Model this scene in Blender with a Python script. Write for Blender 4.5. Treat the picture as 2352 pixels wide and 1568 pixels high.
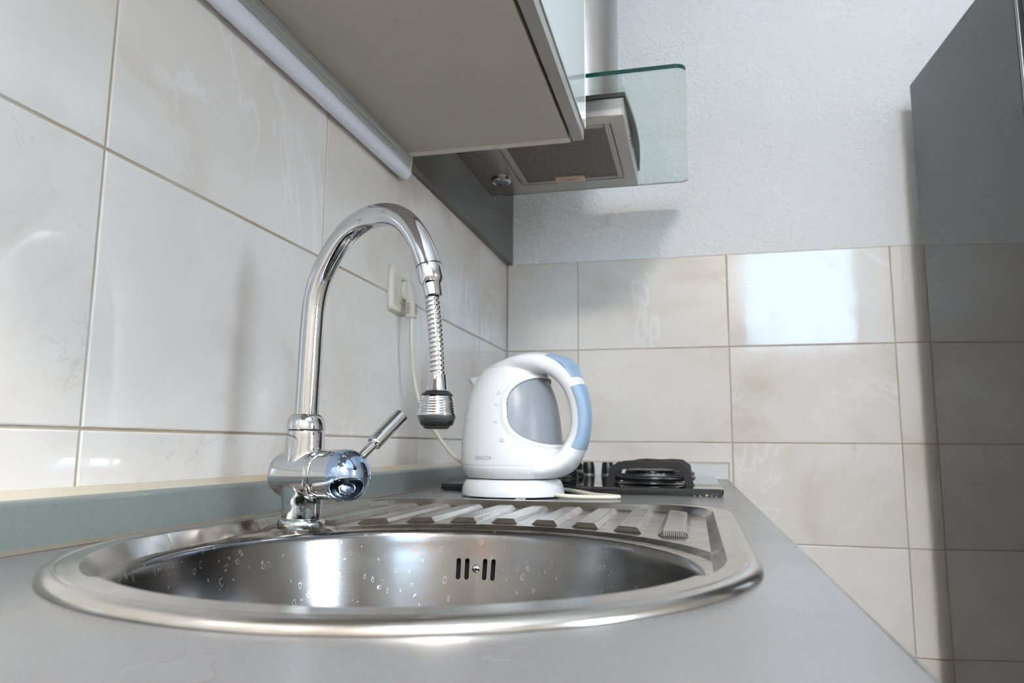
import bpy, bmesh, math, random
import numpy as np
from mathutils import Vector, Matrix, Euler
for o in list(bpy.data.objects): bpy.data.objects.remove(o)
SC = bpy.context.scene; COL = SC.collection
pi = math.pi
# World frame: origin at the room corner, x away from the sink wall, y towards the end wall (y=0), z up, z=0 = worktop top (0.90 m above the floor)
# ------------------------------------------------------------------ camera
cam = bpy.data.cameras.new('camera'); camo = bpy.data.objects.new('camera', cam); COL.objects.link(camo)
cam.sensor_width = 36.0; cam.lens = 1691.7576 / 2352 * 36
pitch, roll, yaw = 0.1399431, -0.00803139, 0.24115008
Rm = Matrix.Rotation(yaw, 3, 'Z') @ Matrix.Rotation(pitch, 3, 'X') @ Matrix.Rotation(roll, 3, 'Y')
M = (Rm @ Matrix.Rotation(pi/2, 3, 'X')).to_4x4()
M.translation = Vector((0.50636, -1.99838, 0.08233)); camo.matrix_world = M
cam.clip_start = 0.01; cam.dof.use_dof = True; cam.dof.focus_distance = 0.80; cam.dof.aperture_fstop = 9.0
SC.camera = camo
# ------------------------------------------------------------------ light
SC.view_settings.view_transform = 'Standard'; SC.view_settings.look = 'None'
SC.view_settings.gamma = 1.0; SC.view_settings.use_curve_mapping = False
SC.view_settings.exposure = 0.90
W = bpy.data.worlds.new('sky'); SC.world = W; W.use_nodes = True
bg = W.node_tree.nodes['Background']; bg.inputs[0].default_value = (0.50, 0.74, 1.0, 1); bg.inputs[1].default_value = 8.2
ROOM = dict(x0=0.0, x1=2.7, y0=-3.3, y1=0.0, z0=-0.9, z1=1.75)
WIN1 = (0.84, 1.64, 0.72, 1.68)      # near wall window: x0,x1,z0,z1
FILL_WIN = (-2.6, -2.0, 0.15, 1.15)      # unseen right wall window, added for fill light: y0,y1,z0,z1
def area(name, loc, rot, sx, sy, power, color):
    l = bpy.data.lights.new(name, 'AREA'); l.shape = 'RECTANGLE'; l.size = sx; l.size_y = sy
    l.energy = power; l.color = color
    o = bpy.data.objects.new(name, l); COL.objects.link(o); o.location = loc; o.rotation_euler = rot
    return l
a1 = area('window_portal', ((WIN1[0]+WIN1[1])/2, ROOM['y0']-0.005, (WIN1[2]+WIN1[3])/2), (pi/2, 0, 0), WIN1[1]-WIN1[0], WIN1[3]-WIN1[2], 1, (1, 1, 1)); a1.cycles.is_portal = True
a2 = area('side_fill_light', (ROOM['x1']+0.10, (FILL_WIN[0]+FILL_WIN[1])/2, (FILL_WIN[2]+FILL_WIN[3])/2), (0, pi/2, 0), FILL_WIN[3]-FILL_WIN[2], FILL_WIN[1]-FILL_WIN[0], 10, (1.0, 0.94, 0.87))  # warm fill added behind the right wall opening to light the left wall

a3 = area('overhead_fill_light', (1.00, -2.80, 1.66), (0, 0, 0), 0.42, 0.42, 39, (1.0, 0.94, 0.87)); a3.shape = 'DISK'  # overhead fill added to brighten the back wall, no fixture modelled
# ------------------------------------------------------------------ node helpers
def mat(name, base=(0.8,0.8,0.8), rough=0.5, metal=0.0, **kw):
    m = bpy.data.materials.new(name); m.use_nodes = True
    b = m.node_tree.nodes['Principled BSDF']
    b.inputs['Base Color'].default_value = (*base, 1); b.inputs['Roughness'].default_value = rough
    b.inputs['Metallic'].default_value = metal
    for k, v in kw.items():
        b.inputs[k.replace('_', ' ')].default_value = v
    return m
class NT:
    def __init__(s, m): s.t = m.node_tree; s.b = s.t.nodes['Principled BSDF']
    def n(s, typ, **kw):
        nd = s.t.nodes.new(typ)
        for k, v in kw.items():
            if k in ('operation','data_type','blend_type','feature','noise_dimensions','voronoi_dimensions','attribute_name','attribute_type','interpolation_type','distance'): setattr(nd, k, v)
            else: nd.inputs[k.replace('_',' ')].default_value = v
        return nd
    def l(s, a, b): s.t.links.new(a, b)
    def coord(s, scale=(1,1,1)):
        c = s.n('ShaderNodeTexCoord'); mp = s.n('ShaderNodeMapping'); mp.inputs['Scale'].default_value = scale
        s.l(c.outputs['Object'], mp.inputs[0]); return mp.outputs[0]
    def noise(s, vec, scale, detail=4, rough=0.55, dist=0.0):
        nd = s.n('ShaderNodeTexNoise', Scale=scale, Detail=detail, Roughness=rough, Distortion=dist); s.l(vec, nd.inputs['Vector']); return nd.outputs['Fac']
    def ramp(s, f, pts):
        r = s.n('ShaderNodeValToRGB'); e = r.color_ramp.elements
        while len(e) < len(pts): e.new(0.5)
        for i, (p, c) in enumerate(pts):
            e[i].position = p; e[i].color = (*c, 1) if len(c) == 3 else c
        s.l(f, r.inputs[0]); return r.outputs[0]
    def rng(s, f, a, b, c, d):
        r = s.n('ShaderNodeMapRange'); s.l(f, r.inputs[0])
        for i, v in enumerate((a, b, c, d)): r.inputs[i+1].default_value = v
        return r.outputs[0]
    def math(s, op, a, b=None, c=None):
        nd = s.n('ShaderNodeMath', operation=op)
        for i, v in enumerate((a, b, c)):
            if v is None: continue
            if isinstance(v, (int, float)): nd.inputs[i].default_value = v
            else: s.l(v, nd.inputs[i])
        return nd.outputs[0]
    def mix(s, f, a, b, blend='MIX'):
        nd = s.n('ShaderNodeMix', data_type='RGBA', blend_type=blend)
        for i, v in ((0, f), (6, a), (7, b)):
            if isinstance(v, (int, float)): nd.inputs[i].default_value = v
            elif isinstance(v, tuple): nd.inputs[i].default_value = (*v, 1)
            else: s.l(v, nd.inputs[i])
        return nd.outputs[2]
    def bump(s, h, strength, dist=0.001):
        nd = s.n('ShaderNodeBump', Strength=strength, Distance=dist); s.l(h, nd.inputs['Height']); s.l(nd.outputs[0], s.b.inputs['Normal']); return nd
    def col(s, c): s.l(c, s.b.inputs['Base Color'])
    def rou(s, c): s.l(c, s.b.inputs['Roughness'])
def spot(T, pos, center, radius, squash=(1,1,1)):
    """soft mask 1 at centre falling to 0 at radius (object coordinates)"""
    sub = T.n('ShaderNodeVectorMath', operation='SUBTRACT'); T.l(pos, sub.inputs[0]); sub.inputs[1].default_value = center
    mul = T.n('ShaderNodeVectorMath', operation='MULTIPLY'); T.l(sub.outputs[0], mul.inputs[0]); mul.inputs[1].default_value = squash
    ln = T.n('ShaderNodeVectorMath', operation='LENGTH'); T.l(mul.outputs[0], ln.inputs[0])
    return T.rng(ln.outputs['Value'], 0, radius, 1, 0)

# ------------------------------------------------------------------ materials
def m_tile():
    m = mat('glazed_marbled_tile', rough=0.09); T = NT(m); at = T.n('ShaderNodeAttribute', attribute_name='tile_id')
    c = T.coord(); off = T.n('ShaderNodeVectorMath', operation='ADD'); T.l(c, off.inputs[0])
    sc = T.n('ShaderNodeVectorMath', operation='SCALE'); T.l(at.outputs['Vector'], sc.inputs[0]); sc.inputs['Scale'].default_value = 7.0
    T.l(sc.outputs[0], off.inputs[1]); v = off.outputs[0]
    cloud = T.noise(v, 3.2, 5, 0.55, 0.8)
    base = T.ramp(cloud, [(0.30, (0.60,0.535,0.475)), (0.47, (0.69,0.645,0.60)), (0.72, (0.735,0.705,0.67))])
    warp = T.noise(v, 4.0, 3)
    wv = T.n('ShaderNodeVectorMath', operation='SCALE'); T.l(v, wv.inputs[0]); wv.inputs['Scale'].default_value = 1.0
    vein = T.noise(v, 2.6, 6, 0.6, 2.2)
    vm = T.math('ABSOLUTE', T.math('SUBTRACT', vein, 0.5))
    vmask = T.rng(vm, 0.0, 0.005, 0.26, 0.0)
    vmask = T.math('MULTIPLY', vmask, T.rng(warp, 0.48, 0.62, 0, 1))
    c2 = T.mix(vmask, base, (0.44,0.36,0.28))
    vein2 = T.noise(v, 2.0, 5, 0.55, 1.6)
    vm2 = T.rng(T.math('ABSOLUTE', T.math('SUBTRACT', vein2, 0.56)), 0.0, 0.02, 0.5, 0.0)
    vm2 = T.math('MULTIPLY', vm2, T.rng(T.noise(v, 3.1, 2), 0.5, 0.6, 0, 1))
    T.col(T.mix(vm2, c2, (0.80,0.80,0.80)))
    T.rou(T.rng(T.noise(v, 2.0, 3), 0.3, 0.7, 0.05, 0.12))
    h = T.noise(c, 9.0, 2); T.bump(h, 0.12, 0.004)
    return m
def m_grout():
    m = mat('grout', (0.42,0.37,0.30), 0.85); T = NT(m); c = T.coord()
    T.col(T.ramp(T.noise(c, 7, 5, 0.6), [(0.35,(0.40,0.30,0.19)),(0.5,(0.40,0.345,0.265)),(0.65,(0.46,0.44,0.40))])); return m
def m_plaster():
    m = mat('white_rough_plaster', (0.76,0.75,0.74), 0.9); T = NT(m); c = T.coord()
    n1 = T.noise(c, 130, 3, 0.6); n2 = T.noise(c, 45, 2, 0.5)
    T.bump(T.math('ADD', n1, T.math('MULTIPLY', n2, 0.8)), 0.9, 0.004); return m
def m_paint(name, colr): 
    m = mat(name, colr, 0.9); T = NT(m); T.bump(T.noise(T.coord(), 100, 3), 0.2, 0.002); return m
def m_worktop():
    m = mat('light_grey_laminate', rough=0.32); T = NT(m); c = T.coord()
    T.col(T.ramp(T.noise(c, 900, 2, 0.7), [(0.3,(0.14,0.138,0.142)),(0.5,(0.165,0.163,0.168)),(0.7,(0.195,0.192,0.198))]))
    scr = T.noise(T.coord((6,160,1)), 3.0, 3, 0.6)
    T.rou(T.rng(T.noise(c, 5, 3), 0.3, 0.7, 0.20, 0.28)); T.bump(T.noise(c, 700, 2), 0.10, 0.0005); return m
def m_alu(name, colr, rough=0.35, metal=0.55):
    m = mat(name, colr, rough, metal); T = NT(m); c = T.coord()
    nz = T.noise(c, 600, 2, 0.7)
    T.col(T.mix(T.rng(nz, 0.3, 0.7, 0, 1), tuple(x*0.92 for x in colr), tuple(min(1, x*1.07) for x in colr)))
    return m
def m_sink(name, rough0=0.15, rough1=0.24, spots=False, streak=(1,1,1)):
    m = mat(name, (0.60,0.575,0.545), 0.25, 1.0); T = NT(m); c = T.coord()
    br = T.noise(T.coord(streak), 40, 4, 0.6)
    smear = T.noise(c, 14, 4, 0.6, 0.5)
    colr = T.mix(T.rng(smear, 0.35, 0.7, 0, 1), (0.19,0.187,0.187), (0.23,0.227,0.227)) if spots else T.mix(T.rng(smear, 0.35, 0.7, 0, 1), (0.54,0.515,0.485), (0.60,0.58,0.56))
    if not spots:
        dirt = T.noise(c, 60, 6, 0.7)
        # limescale and rust left around the tap hole and along the foot of the recess
        d1 = T.math('MULTIPLY', spot(T, c, (0.075,-1.33,-0.002), 0.085, (1.3,1,1)), T.rng(dirt, 0.42, 0.62, 0, 1))
        colr = T.mix(T.math('MULTIPLY', d1, 0.85), colr, (0.20,0.10,0.045))
        d2 = T.math('MULTIPLY', spot(T, c, (0.125,-1.345,-0.004), 0.016), T.rng(dirt, 0.45, 0.55, 0, 1))
        colr = T.mix(d2, colr, (0.30,0.13,0.05))
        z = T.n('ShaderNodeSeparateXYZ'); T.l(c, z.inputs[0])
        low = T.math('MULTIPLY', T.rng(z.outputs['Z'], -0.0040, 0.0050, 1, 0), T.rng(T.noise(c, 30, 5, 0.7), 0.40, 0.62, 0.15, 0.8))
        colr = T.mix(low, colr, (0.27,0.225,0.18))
    else:
        v = T.n('ShaderNodeTexVoronoi', Scale=1.0, feature='F1'); wc = T.n('ShaderNodeVectorMath', operation='ADD'); T.l(T.coord((150,150,90)), wc.inputs[0]); wn_ = T.n('ShaderNodeTexNoise', Scale=1.3, Detail=2); T.l(T.coord((150,150,90)), wn_.inputs['Vector']); T.l(wn_.outputs['Color'], wc.inputs[1]); T.l(wc.outputs[0], v.inputs['Vector'])
        rad = T.n('ShaderNodeSeparateColor'); T.l(v.outputs['Color'], rad.inputs[0])
        ring = T.math('ABSOLUTE', T.math('SUBTRACT', v.outputs['Distance'], T.rng(rad.outputs[0], 0, 1, 0.03, 0.30)))
        rm = T.rng(ring, 0.0, 0.05, 0.55, 0.0)
        rm = T.math('MULTIPLY', rm, T.rng(rad.outputs[1], 0.40, 0.60, 0, 1))
        rm = T.math('MULTIPLY', rm, T.rng(T.noise(c, 9, 2), 0.42, 0.58, 0.05, 0.9))
        colr = T.mix(rm, colr, (0.80,0.79,0.76))
        ro = T.math('ADD', T.rng(br, 0.3, 0.7, rough0, rough1), T.math('MULTIPLY', rm, 0.35))
        T.rou(ro)
        rust = T.math('MULTIPLY', T.math('ADD', spot(T, c, (0.222,-1.251,-0.024), 0.022, (0.7,1,1.6)), spot(T, c, (0.292,-1.243,-0.024), 0.018, (0.8,1,1.4))), T.rng(T.noise(c, 240, 4, 0.7), 0.46, 0.6, 0, 0.9))
        colr = T.mix(rust, colr, (0.34,0.17,0.07))
    if not spots: T.rou(T.rng(br, 0.3, 0.7, rough0, rough1))
    T.col(colr); return m
def m_chrome(name, scale_green=False):
    m = mat(name, (0.62,0.63,0.645), 0.05, 1.0); T = NT(m); c = T.coord()
    sp = T.noise(c, 350, 4, 0.7)
    T.rou(T.rng(sp, 0.5, 0.75, 0.035, 0.22))
    colr = T.mix(T.rng(T.noise(c, 90, 5, 0.7), 0.55, 0.75, 0, 0.35), (0.62,0.63,0.645), (0.50,0.50,0.49))
    if scale_green:
        z = T.n('ShaderNodeSeparateXYZ'); T.l(c, z.inputs[0])
        g = T.math('MULTIPLY', T.rng(z.outputs['Z'], 0.0, 0.045, 1, 0), T.rng(T.noise(c, 120, 5, 0.65), 0.40, 0.60, 0, 1))
        colr = T.mix(T.math('MULTIPLY', g, 0.5), colr, (0.27,0.40,0.36))
        T.rou(T.math('ADD', T.rng(sp, 0.5, 0.75, 0.04, 0.2), T.math('MULTIPLY', g, 0.3)))
    T.col(colr); return m
def m_cap():
    m = mat('chrome_cap_blue_reflection_water_spots', (0.62,0.66,0.72), 0.05, 1.0); T = NT(m); c = T.coord()
    v = T.n('ShaderNodeTexVoronoi', Scale=260.0); T.l(c, v.inputs['Vector'])
    s = T.math('MULTIPLY', T.rng(v.outputs['Distance'], 0.18, 0.34, 1, 0), T.rng(T.noise(c, 60, 3), 0.46, 0.6, 0, 1))
    T.col(T.mix(T.math('MULTIPLY', s, 0.6), (0.40,0.54,0.74), (0.72,0.80,0.88))); T.rou(T.rng(s, 0, 1, 0.05, 0.45)); return m  # blue base colour paints a reflection of blue surroundings into the chrome
def m_glass():
    m = bpy.data.materials.new('green_tinted_glass'); m.use_nodes = True; t = m.node_tree
    b = t.nodes['Principled BSDF']; b.inputs['Base Color'].default_value = (0.86,0.95,0.93,1); b.inputs['Roughness'].default_value = 0.0
    b.inputs['Transmission Weight'].default_value = 1.0; b.inputs['IOR'].default_value = 1.5
    return m
M_TILE, M_GROUT, M_PLASTER = m_tile(), m_grout(), m_plaster()
M_PAINT = m_paint('beige_wall_paint', (0.60,0.565,0.52)); M_CEIL = m_paint('white_ceiling_paint', (0.84,0.84,0.83))
M_FLOOR = mat('beige_floor_tile', (0.42,0.38,0.33), 0.35)
M_WORK = m_worktop(); M_UPST = m_alu('grey_green_upstand', (0.22,0.245,0.235), 0.33, 0.2)
M_UPEND = m_alu('window_paled_upstand', (0.66,0.67,0.67), 0.30, 0.15)  # same upstand material, paled so its colour carries the window reflection
M_SIL = mat('yellowed_silicone', (0.62,0.50,0.36), 0.5)
T_ = NT(M_SIL); T_.col(T_.ramp(T_.noise(T_.coord(), 6, 4), [(0.36,(0.50,0.36,0.20)),(0.45,(0.50,0.45,0.35)),(0.7,(0.54,0.51,0.43))]))
M_SEAM = mat('dark_joint', (0.16,0.14,0.11), 0.7)
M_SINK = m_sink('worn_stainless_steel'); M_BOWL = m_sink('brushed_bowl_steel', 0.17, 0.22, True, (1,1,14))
M_CHROME = m_chrome('chrome'); M_CHROMEG = m_chrome('limescaled_chrome', True); M_CAP = m_cap()
M_BLACK = mat('black_rubber', (0.012,0.012,0.013), 0.35); M_HOLE = mat('black_void', (0.004,0.004,0.004), 0.9)
M_GUN = mat('dark_chrome', (0.10,0.11,0.12), 0.22, 0.7)
M_CAB = mat('grey_laminate_cabinet', (0.43,0.395,0.36), 0.42); T_ = NT(M_CAB)
T_.col(T_.mix(T_.rng(T_.noise(T_.coord((1,1,1)), 26, 3, 0.5), 0.70, 0.76, 0, 0.5), (0.43,0.395,0.36), (0.22,0.17,0.14)))
M_CABEDGE = mat('cabinet_edge_band', (0.60,0.56,0.50), 0.4)
M_DOORFR = mat('brushed_door_profile', (0.34,0.335,0.32), 0.38, 0.3)
M_DOORGL = mat('pale_green_back_painted_glass', (0.56,0.62,0.61), 0.02)
M_GLEDGE = mat('polished_glass_edge', (0.72,0.85,0.86), 0.15)
M_PANEL = mat('dark_grey_laminate_panel', (0.085,0.085,0.085), 0.30)
M_PEDGE = mat('panel_edge', (0.13,0.12,0.10), 0.4)
M_HOUS = mat('grey_painted_housing', (0.36,0.37,0.36), 0.35, 0.2); M_DIFF = mat('milky_diffuser', (0.74,0.77,0.86), 0.25)
M_ENDC = mat('white_plastic_end_cap', (0.62,0.64,0.60), 0.35)
def m_hood():
    m = mat('brushed_hood_steel', (0.44,0.42,0.41), 0.28, 1.0); T = NT(m); c = T.coord()
    return m
def m_hoodgrime():
    m = mat('greasy_hood_steel', (0.40,0.37,0.345), 0.20, 1.0); T = NT(m); c = T.coord()
    f = T.math('MULTIPLY', T.rng(T.noise(c, 190, 5, 0.75), 0.56, 0.66, 0, 0.8), T.rng(T.noise(c, 14, 3), 0.35, 0.65, 0.1, 1))
    T.col(T.mix(f, (0.40,0.37,0.345), (0.14,0.09,0.065))); return m
def m_filter():
    m = mat('aluminium_mesh_filter', (0.13,0.125,0.12), 0.5, 0.6); T = NT(m); c = T.coord()
    v = T.n('ShaderNodeTexVoronoi', Scale=420.0); T.l(c, v.inputs['Vector'])
    T.col(T.mix(v.outputs['Distance'], (0.055,0.052,0.05), (0.24,0.23,0.215))); T.bump(v.outputs['Distance'], 0.6, 0.001); return m
M_HOOD, M_GRIME, M_FILT = m_hood(), m_hoodgrime(), m_filter()
M_HDARK = mat('dark_hood_trim', (0.085,0.085,0.08), 0.25, 0.5)
M_HFR = mat('filter_frame', (0.40,0.39,0.37), 0.4, 0.6); M_CREAM = mat('cream_plastic', (0.60,0.48,0.34), 0.45)
M_LENS = mat('lamp_lens', (0.16,0.18,0.17), 0.12)
M_GLASS = m_glass(); M_GREEN = mat('dark_green_glass_edge', (0.004,0.040,0.030), 0.10, 0.0, Specular_IOR_Level=0.25)
M_WHITE = mat('white_kettle_plastic', (0.67,0.68,0.69), 0.28, Coat_Weight=0.3, Coat_Roughness=0.15)
M_BLUE = mat('pale_blue_plastic', (0.23,0.335,0.455), 0.38)
M_TXT = mat('grey_print', (0.27,0.28,0.28), 0.6)
M_CORD = mat('ivory_cord', (0.66,0.62,0.51), 0.4); M_PLUG = mat('ivory_plug', (0.62,0.58,0.51), 0.45); M_SLOT = mat('brown_slot', (0.22,0.17,0.12), 0.7)
M_SOCK = mat('aged_ivory_plastic', (0.66,0.62,0.53), 0.3)
M_HOB = mat('black_hob_glass', (0.010,0.013,0.014), 0.03, Specular_IOR_Level=0.65)
M_IRON = mat('black_enamel', (0.012,0.013,0.016), 0.22); M_KNOB = mat('black_knob_plastic', (0.01,0.01,0.01), 0.3)
M_BRUSH = mat('burner_aluminium', (0.50,0.50,0.50), 0.3, 1.0)
M_FRIDGE = mat('grey_lacquered_steel', (0.022,0.022,0.022), 0.04, 0.0, IOR=1.68)
M_FRLIP = mat('fridge_lip', (0.30,0.31,0.33), 0.25, 0.6)
M_CRUMB = mat('bread_crumb', (0.62,0.44,0.26), 0.9)
M_BASEC = mat('grey_base_cabinet', (0.34,0.33,0.32), 0.4)
M_FRAME = mat('white_window_frame', (0.75,0.75,0.75), 0.35)
M_WINGL = mat('clear_window_glass', (1,1,1), 0.0, Transmission_Weight=1.0, IOR=1.01)

# ------------------------------------------------------------------ mesh helpers
def tag(o, label=None, cat=None, group=None, kind=None):
    if label: o['label'] = label
    if cat: o['category'] = cat
    if group: o['group'] = group
    if kind: o['kind'] = kind
    return o
def thing(name, loc, label, cat, rz=0, group=None):
    o = bpy.data.objects.new(name, None); COL.objects.link(o); o.location = loc; o.rotation_euler = (0,0,rz); o.empty_display_size = 0.02
    return tag(o, label, cat, group)
def link(name, me, mats, parent=None, smooth=None, angle=40, wn=False):
    if not isinstance(mats, (list, tuple)): mats = [mats]
    for m in mats: me.materials.append(m)
    o = bpy.data.objects.new(name, me); COL.objects.link(o)
    if smooth:
        me.polygons.foreach_set('use_smooth', [True]*len(me.polygons))
        if angle < 180: me.set_sharp_from_angle(angle=math.radians(angle))
    if parent: o.parent = parent
    if wn: w_ = o.modifiers.new('weighted_normals', 'WEIGHTED_NORMAL'); w_.keep_sharp = True; w_.weight = 100
    return o
def meshdata(name, verts, faces, mi=None):
    me = bpy.data.meshes.new(name); me.from_pydata([tuple(v) for v in verts], [], faces)
    if mi is not None: me.polygons.foreach_set('material_index', mi)
    me.update(); return me
def frombm(name, bm, mats, parent=None, smooth=False, angle=40, wn=False):
    bmesh.ops.recalc_face_normals(bm, faces=bm.faces)
    me = bpy.data.meshes.new(name); bm.to_mesh(me); bm.free(); return link(name, me, mats, parent, smooth, angle, wn)
def addbox(bm, lo, hi, bev=0.0, seg=2, mi=0, mtx=None):
    c = [(a+b)/2 for a, b in zip(lo, hi)]; s = [b-a for a, b in zip(lo, hi)]
    r = bmesh.ops.create_cube(bm, size=1.0); vs = r['verts']
    for v in vs: v.co = Vector((c[0]+v.co.x*s[0], c[1]+v.co.y*s[1], c[2]+v.co.z*s[2]))
    fs = set(f for v in vs for f in v.link_faces)
    if bev > 0:
        es = list(set(e for v in vs for e in v.link_edges))
        r = bmesh.ops.bevel(bm, geom=es, offset=bev, segments=seg, profile=0.5, affect='EDGES')
        fs = set(f for f in fs if f.is_valid) | set(r['faces']); vs = list(set(v for f in fs for v in f.verts))
    for f in fs: f.material_index = mi
    if mtx is not None:
        for v in vs: v.co = mtx @ v.co
    return fs
def box(name, lo, hi, m, parent=None, bev=0.001, seg=2, mtx=None):
    bm = bmesh.new(); addbox(bm, lo, hi, bev, seg, 0, mtx); return frombm(name, bm, m, parent, bev > 0, 60, bev > 0)
def lathe_data(profile, n=64, axis=Matrix.Identity(4), cap0=True, cap1=True):
    vs, fs = [], []; k = len(profile)
    for i in range(n):
        a = 2*pi*i/n
        for r, z in profile: vs.append(axis @ Vector((r*math.cos(a), r*math.sin(a), z)))
    for i in range(n):
        j = (i+1) % n
        for p in range(k-1): fs.append((i*k+p, j*k+p, j*k+p+1, i*k+p+1))
    if cap0: fs.append(tuple(i*k for i in range(n))[::-1])
    if cap1: fs.append(tuple(i*k+k-1 for i in range(n)))
    return vs, fs
def lathe(name, profile, m, parent=None, n=64, axis=Matrix.Identity(4), angle=35, cap0=True, cap1=True):
    vs, fs = lathe_data(profile, n, axis, cap0, cap1)
    bm = bmesh.new(); bv = [bm.verts.new(v) for v in vs]
    for f in fs: bm.faces.new([bv[i] for i in f])
    bmesh.ops.remove_doubles(bm, verts=bm.verts, dist=1e-6)
    return frombm(name, bm, m, parent, True, angle)
def catmull(pts, n=8):
    P = [np.array(p, float) for p in pts]; P = [2*P[0]-P[1]] + P + [2*P[-1]-P[-2]]; out = []
    for i in range(1, len(P)-2):
        for t in np.linspace(0, 1, n, endpoint=False):
            a, b, c, d = P[i-1:i+3]
            out.append(0.5*((2*b)+(-a+c)*t+(2*a-5*b+4*c-d)*t*t+(-a+3*b-3*c+d)*t**3))
    out.append(P[-2]); return out
def frames(pts):
    pts = [Vector(p) for p in pts]; T = []
    for i in range(len(pts)):
        a = pts[max(0, i-1)]; b = pts[min(len(pts)-1, i+1)]; T.append((b-a).normalized())
    ref = Vector((0,0,1)) if abs(T[0].z) < 0.9 else Vector((0,1,0))
    U = [(ref - T[0]*ref.dot(T[0])).normalized()]
    for i in range(1, len(T)):
        u = U[-1] - T[i]*U[-1].dot(T[i]); U.append(u.normalized())
    return pts, T, U
def tube_data(pts, rad, n=24):
    pts, T, U = frames(pts); vs, fs = [], []
    if isinstance(rad, (int, float)): rad = [rad]*len(pts)
    for p, t, u, r in zip(pts, T, U, rad):
        v = t.cross(u)
        for i in range(n):
            a = 2*pi*i/n; vs.append(p + u*(r*math.cos(a)) + v*(r*math.sin(a)))
    for i in range(len(pts)-1):
        for k in range(n):
            l = (k+1) % n; fs.append((i*n+k, i*n+l, (i+1)*n+l, (i+1)*n+k))
    fs.append(tuple(range(n))[::-1]); fs.append(tuple((len(pts)-1)*n+i for i in range(n))); return vs, fs
def tube(name, pts, rad, m, parent=None, n=24, angle=50):
    vs, fs = tube_data(pts, rad, n); return link(name, meshdata(name, vs, fs), m, parent, True, angle)
def prism(name, poly, along, m, parent=None, bev=0.0, smooth=True, angle=30):
    """poly: closed loop of 3D points, extruded by vector along"""
    bm = bmesh.new(); a = [bm.verts.new(p) for p in poly]; f = bm.faces.new(a)
    r = bmesh.ops.extrude_face_region(bm, geom=[f]); nv = [g for g in r['geom'] if isinstance(g, bmesh.types.BMVert)]
    bmesh.ops.translate(bm, verts=nv, vec=Vector(along))
    if bev: bmesh.ops.bevel(bm, geom=list(bm.edges), offset=bev, segments=2, profile=0.5, affect='EDGES')
    return frombm(name, bm, m, parent, smooth, angle, True)
def rrect(x0, y0, x1, y1, r, n=6):
    if not isinstance(r, (tuple, list)): r = [r]*4
    pts = []
    for (cx, cy, a0, rr) in ((x1, y1, 0, r[0]), (x0, y1, pi/2, r[1]), (x0, y0, pi, r[2]), (x1, y0, 1.5*pi, r[3])):
        ccx = cx - rr if cx == x1 else cx + rr; ccy = cy - rr if cy == y1 else cy + rr
        for i in range(n+1):
            a = a0 + pi/2*i/n; pts.append((ccx+rr*math.cos(a), ccy+rr*math.sin(a)))
    return pts
def Zto(d, o=(0,0,0)):
    """matrix taking local z to direction d, origin o"""
    q = Vector(d).normalized().to_track_quat('Z', 'Y').to_matrix().to_4x4(); q.translation = Vector(o); return q

# ------------------------------------------------------------------ the room
def tiled_wall(name, origin, U, N, u_joints, v_joints, ext, grout=0.0028, holes=()):
    """U: horizontal unit vector, N: outward normal; tiles between the joints; ext=(u0,u1,z0,z1) of the plaster wall"""
    O, U, N, Z = Vector(origin), Vector(U), Vector(N), Vector((0,0,1)); vs, fs, mi, tid = [], [], [], []
    P = lambda u, v, d: O + U*u + Z*v + N*d
    random.seed(hash(name) % 7 + 3 if False else len(name))
    g = grout/2; bw = 0.0016; bd = 0.0009
    for i in range(len(u_joints)-1):
        for j in range(len(v_joints)-1):
            a, b, c, d = u_joints[i]+g, u_joints[i+1]-g, v_joints[j]+g, v_joints[j+1]-g
            k = len(vs); r = random.random()
            rings = [(0, -0.004), (0, -bd), (bw*0.35, -bd*0.35), (bw, 0)]
            for (s, dd) in rings:
                for (uu, vv) in ((a+s, c+s), (b-s, c+s), (b-s, d-s), (a+s, d-s)): vs.append(P(uu, vv, dd)); tid.append(r)
            for q in range(3):
                for e in range(4):
                    f = (e+1) % 4; fs.append((k+q*4+e, k+q*4+f, k+q*4+4+f, k+q*4+4+e)); mi.append(0)
            fs.append((k+12, k+13, k+14, k+15)); mi.append(0)
    k = len(vs)
    for (u, v) in ((u_joints[0], v_joints[0]), (u_joints[-1], v_joints[0]), (u_joints[-1], v_joints[-1]), (u_joints[0], v_joints[-1])): vs.append(P(u, v, -0.0016)); tid.append(0)
    fs.append((k, k+1, k+2, k+3)); mi.append(1)
    k = len(vs)      # plaster slab above (slightly behind the tile faces), with body behind the tiles
    u0, u1, z0, z1 = ext; zt = v_joints[-1]
    for dd in (-0.003, -0.12):
        for (u, v) in ((u0, z0), (u1, z0), (u1, z1), (u0, z1)): vs.append(P(u, v, dd)); tid.append(0)
    for f in ((0,1,2,3), (7,6,5,4), (0,4,5,1), (1,5,6,2), (2,6,7,3), (3,7,4,0)): fs.append(tuple(k+q for q in f)); mi.append(2)
    me = meshdata(name, vs, fs, mi)
    at = me.attributes.new('tile_id', 'FLOAT_VECTOR', 'POINT')
    arr = np.array([[t, t*1.7 % 1, t*2.9 % 1] for t in tid], dtype=np.float32).ravel(); at.data.foreach_set('vector', arr)
    o = link(name, me, [M_TILE, M_GROUT, M_PLASTER]); tag(o, kind='structure'); return o
tt = 0.5926; rows = [tt, 0.3434, 0.0934, -0.1566]
rows_full = rows + [-0.4066, -0.6566, -0.9]
R_ = ROOM
uj = [-0.0] ; y = -0.2726
left_j = [R_['y0']] + [y - 0.4*k for k in range(7, -1, -1)] + [-0.0]
left_j = sorted(set([j for j in left_j if j >= R_['y0']-1e-6]))
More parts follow.
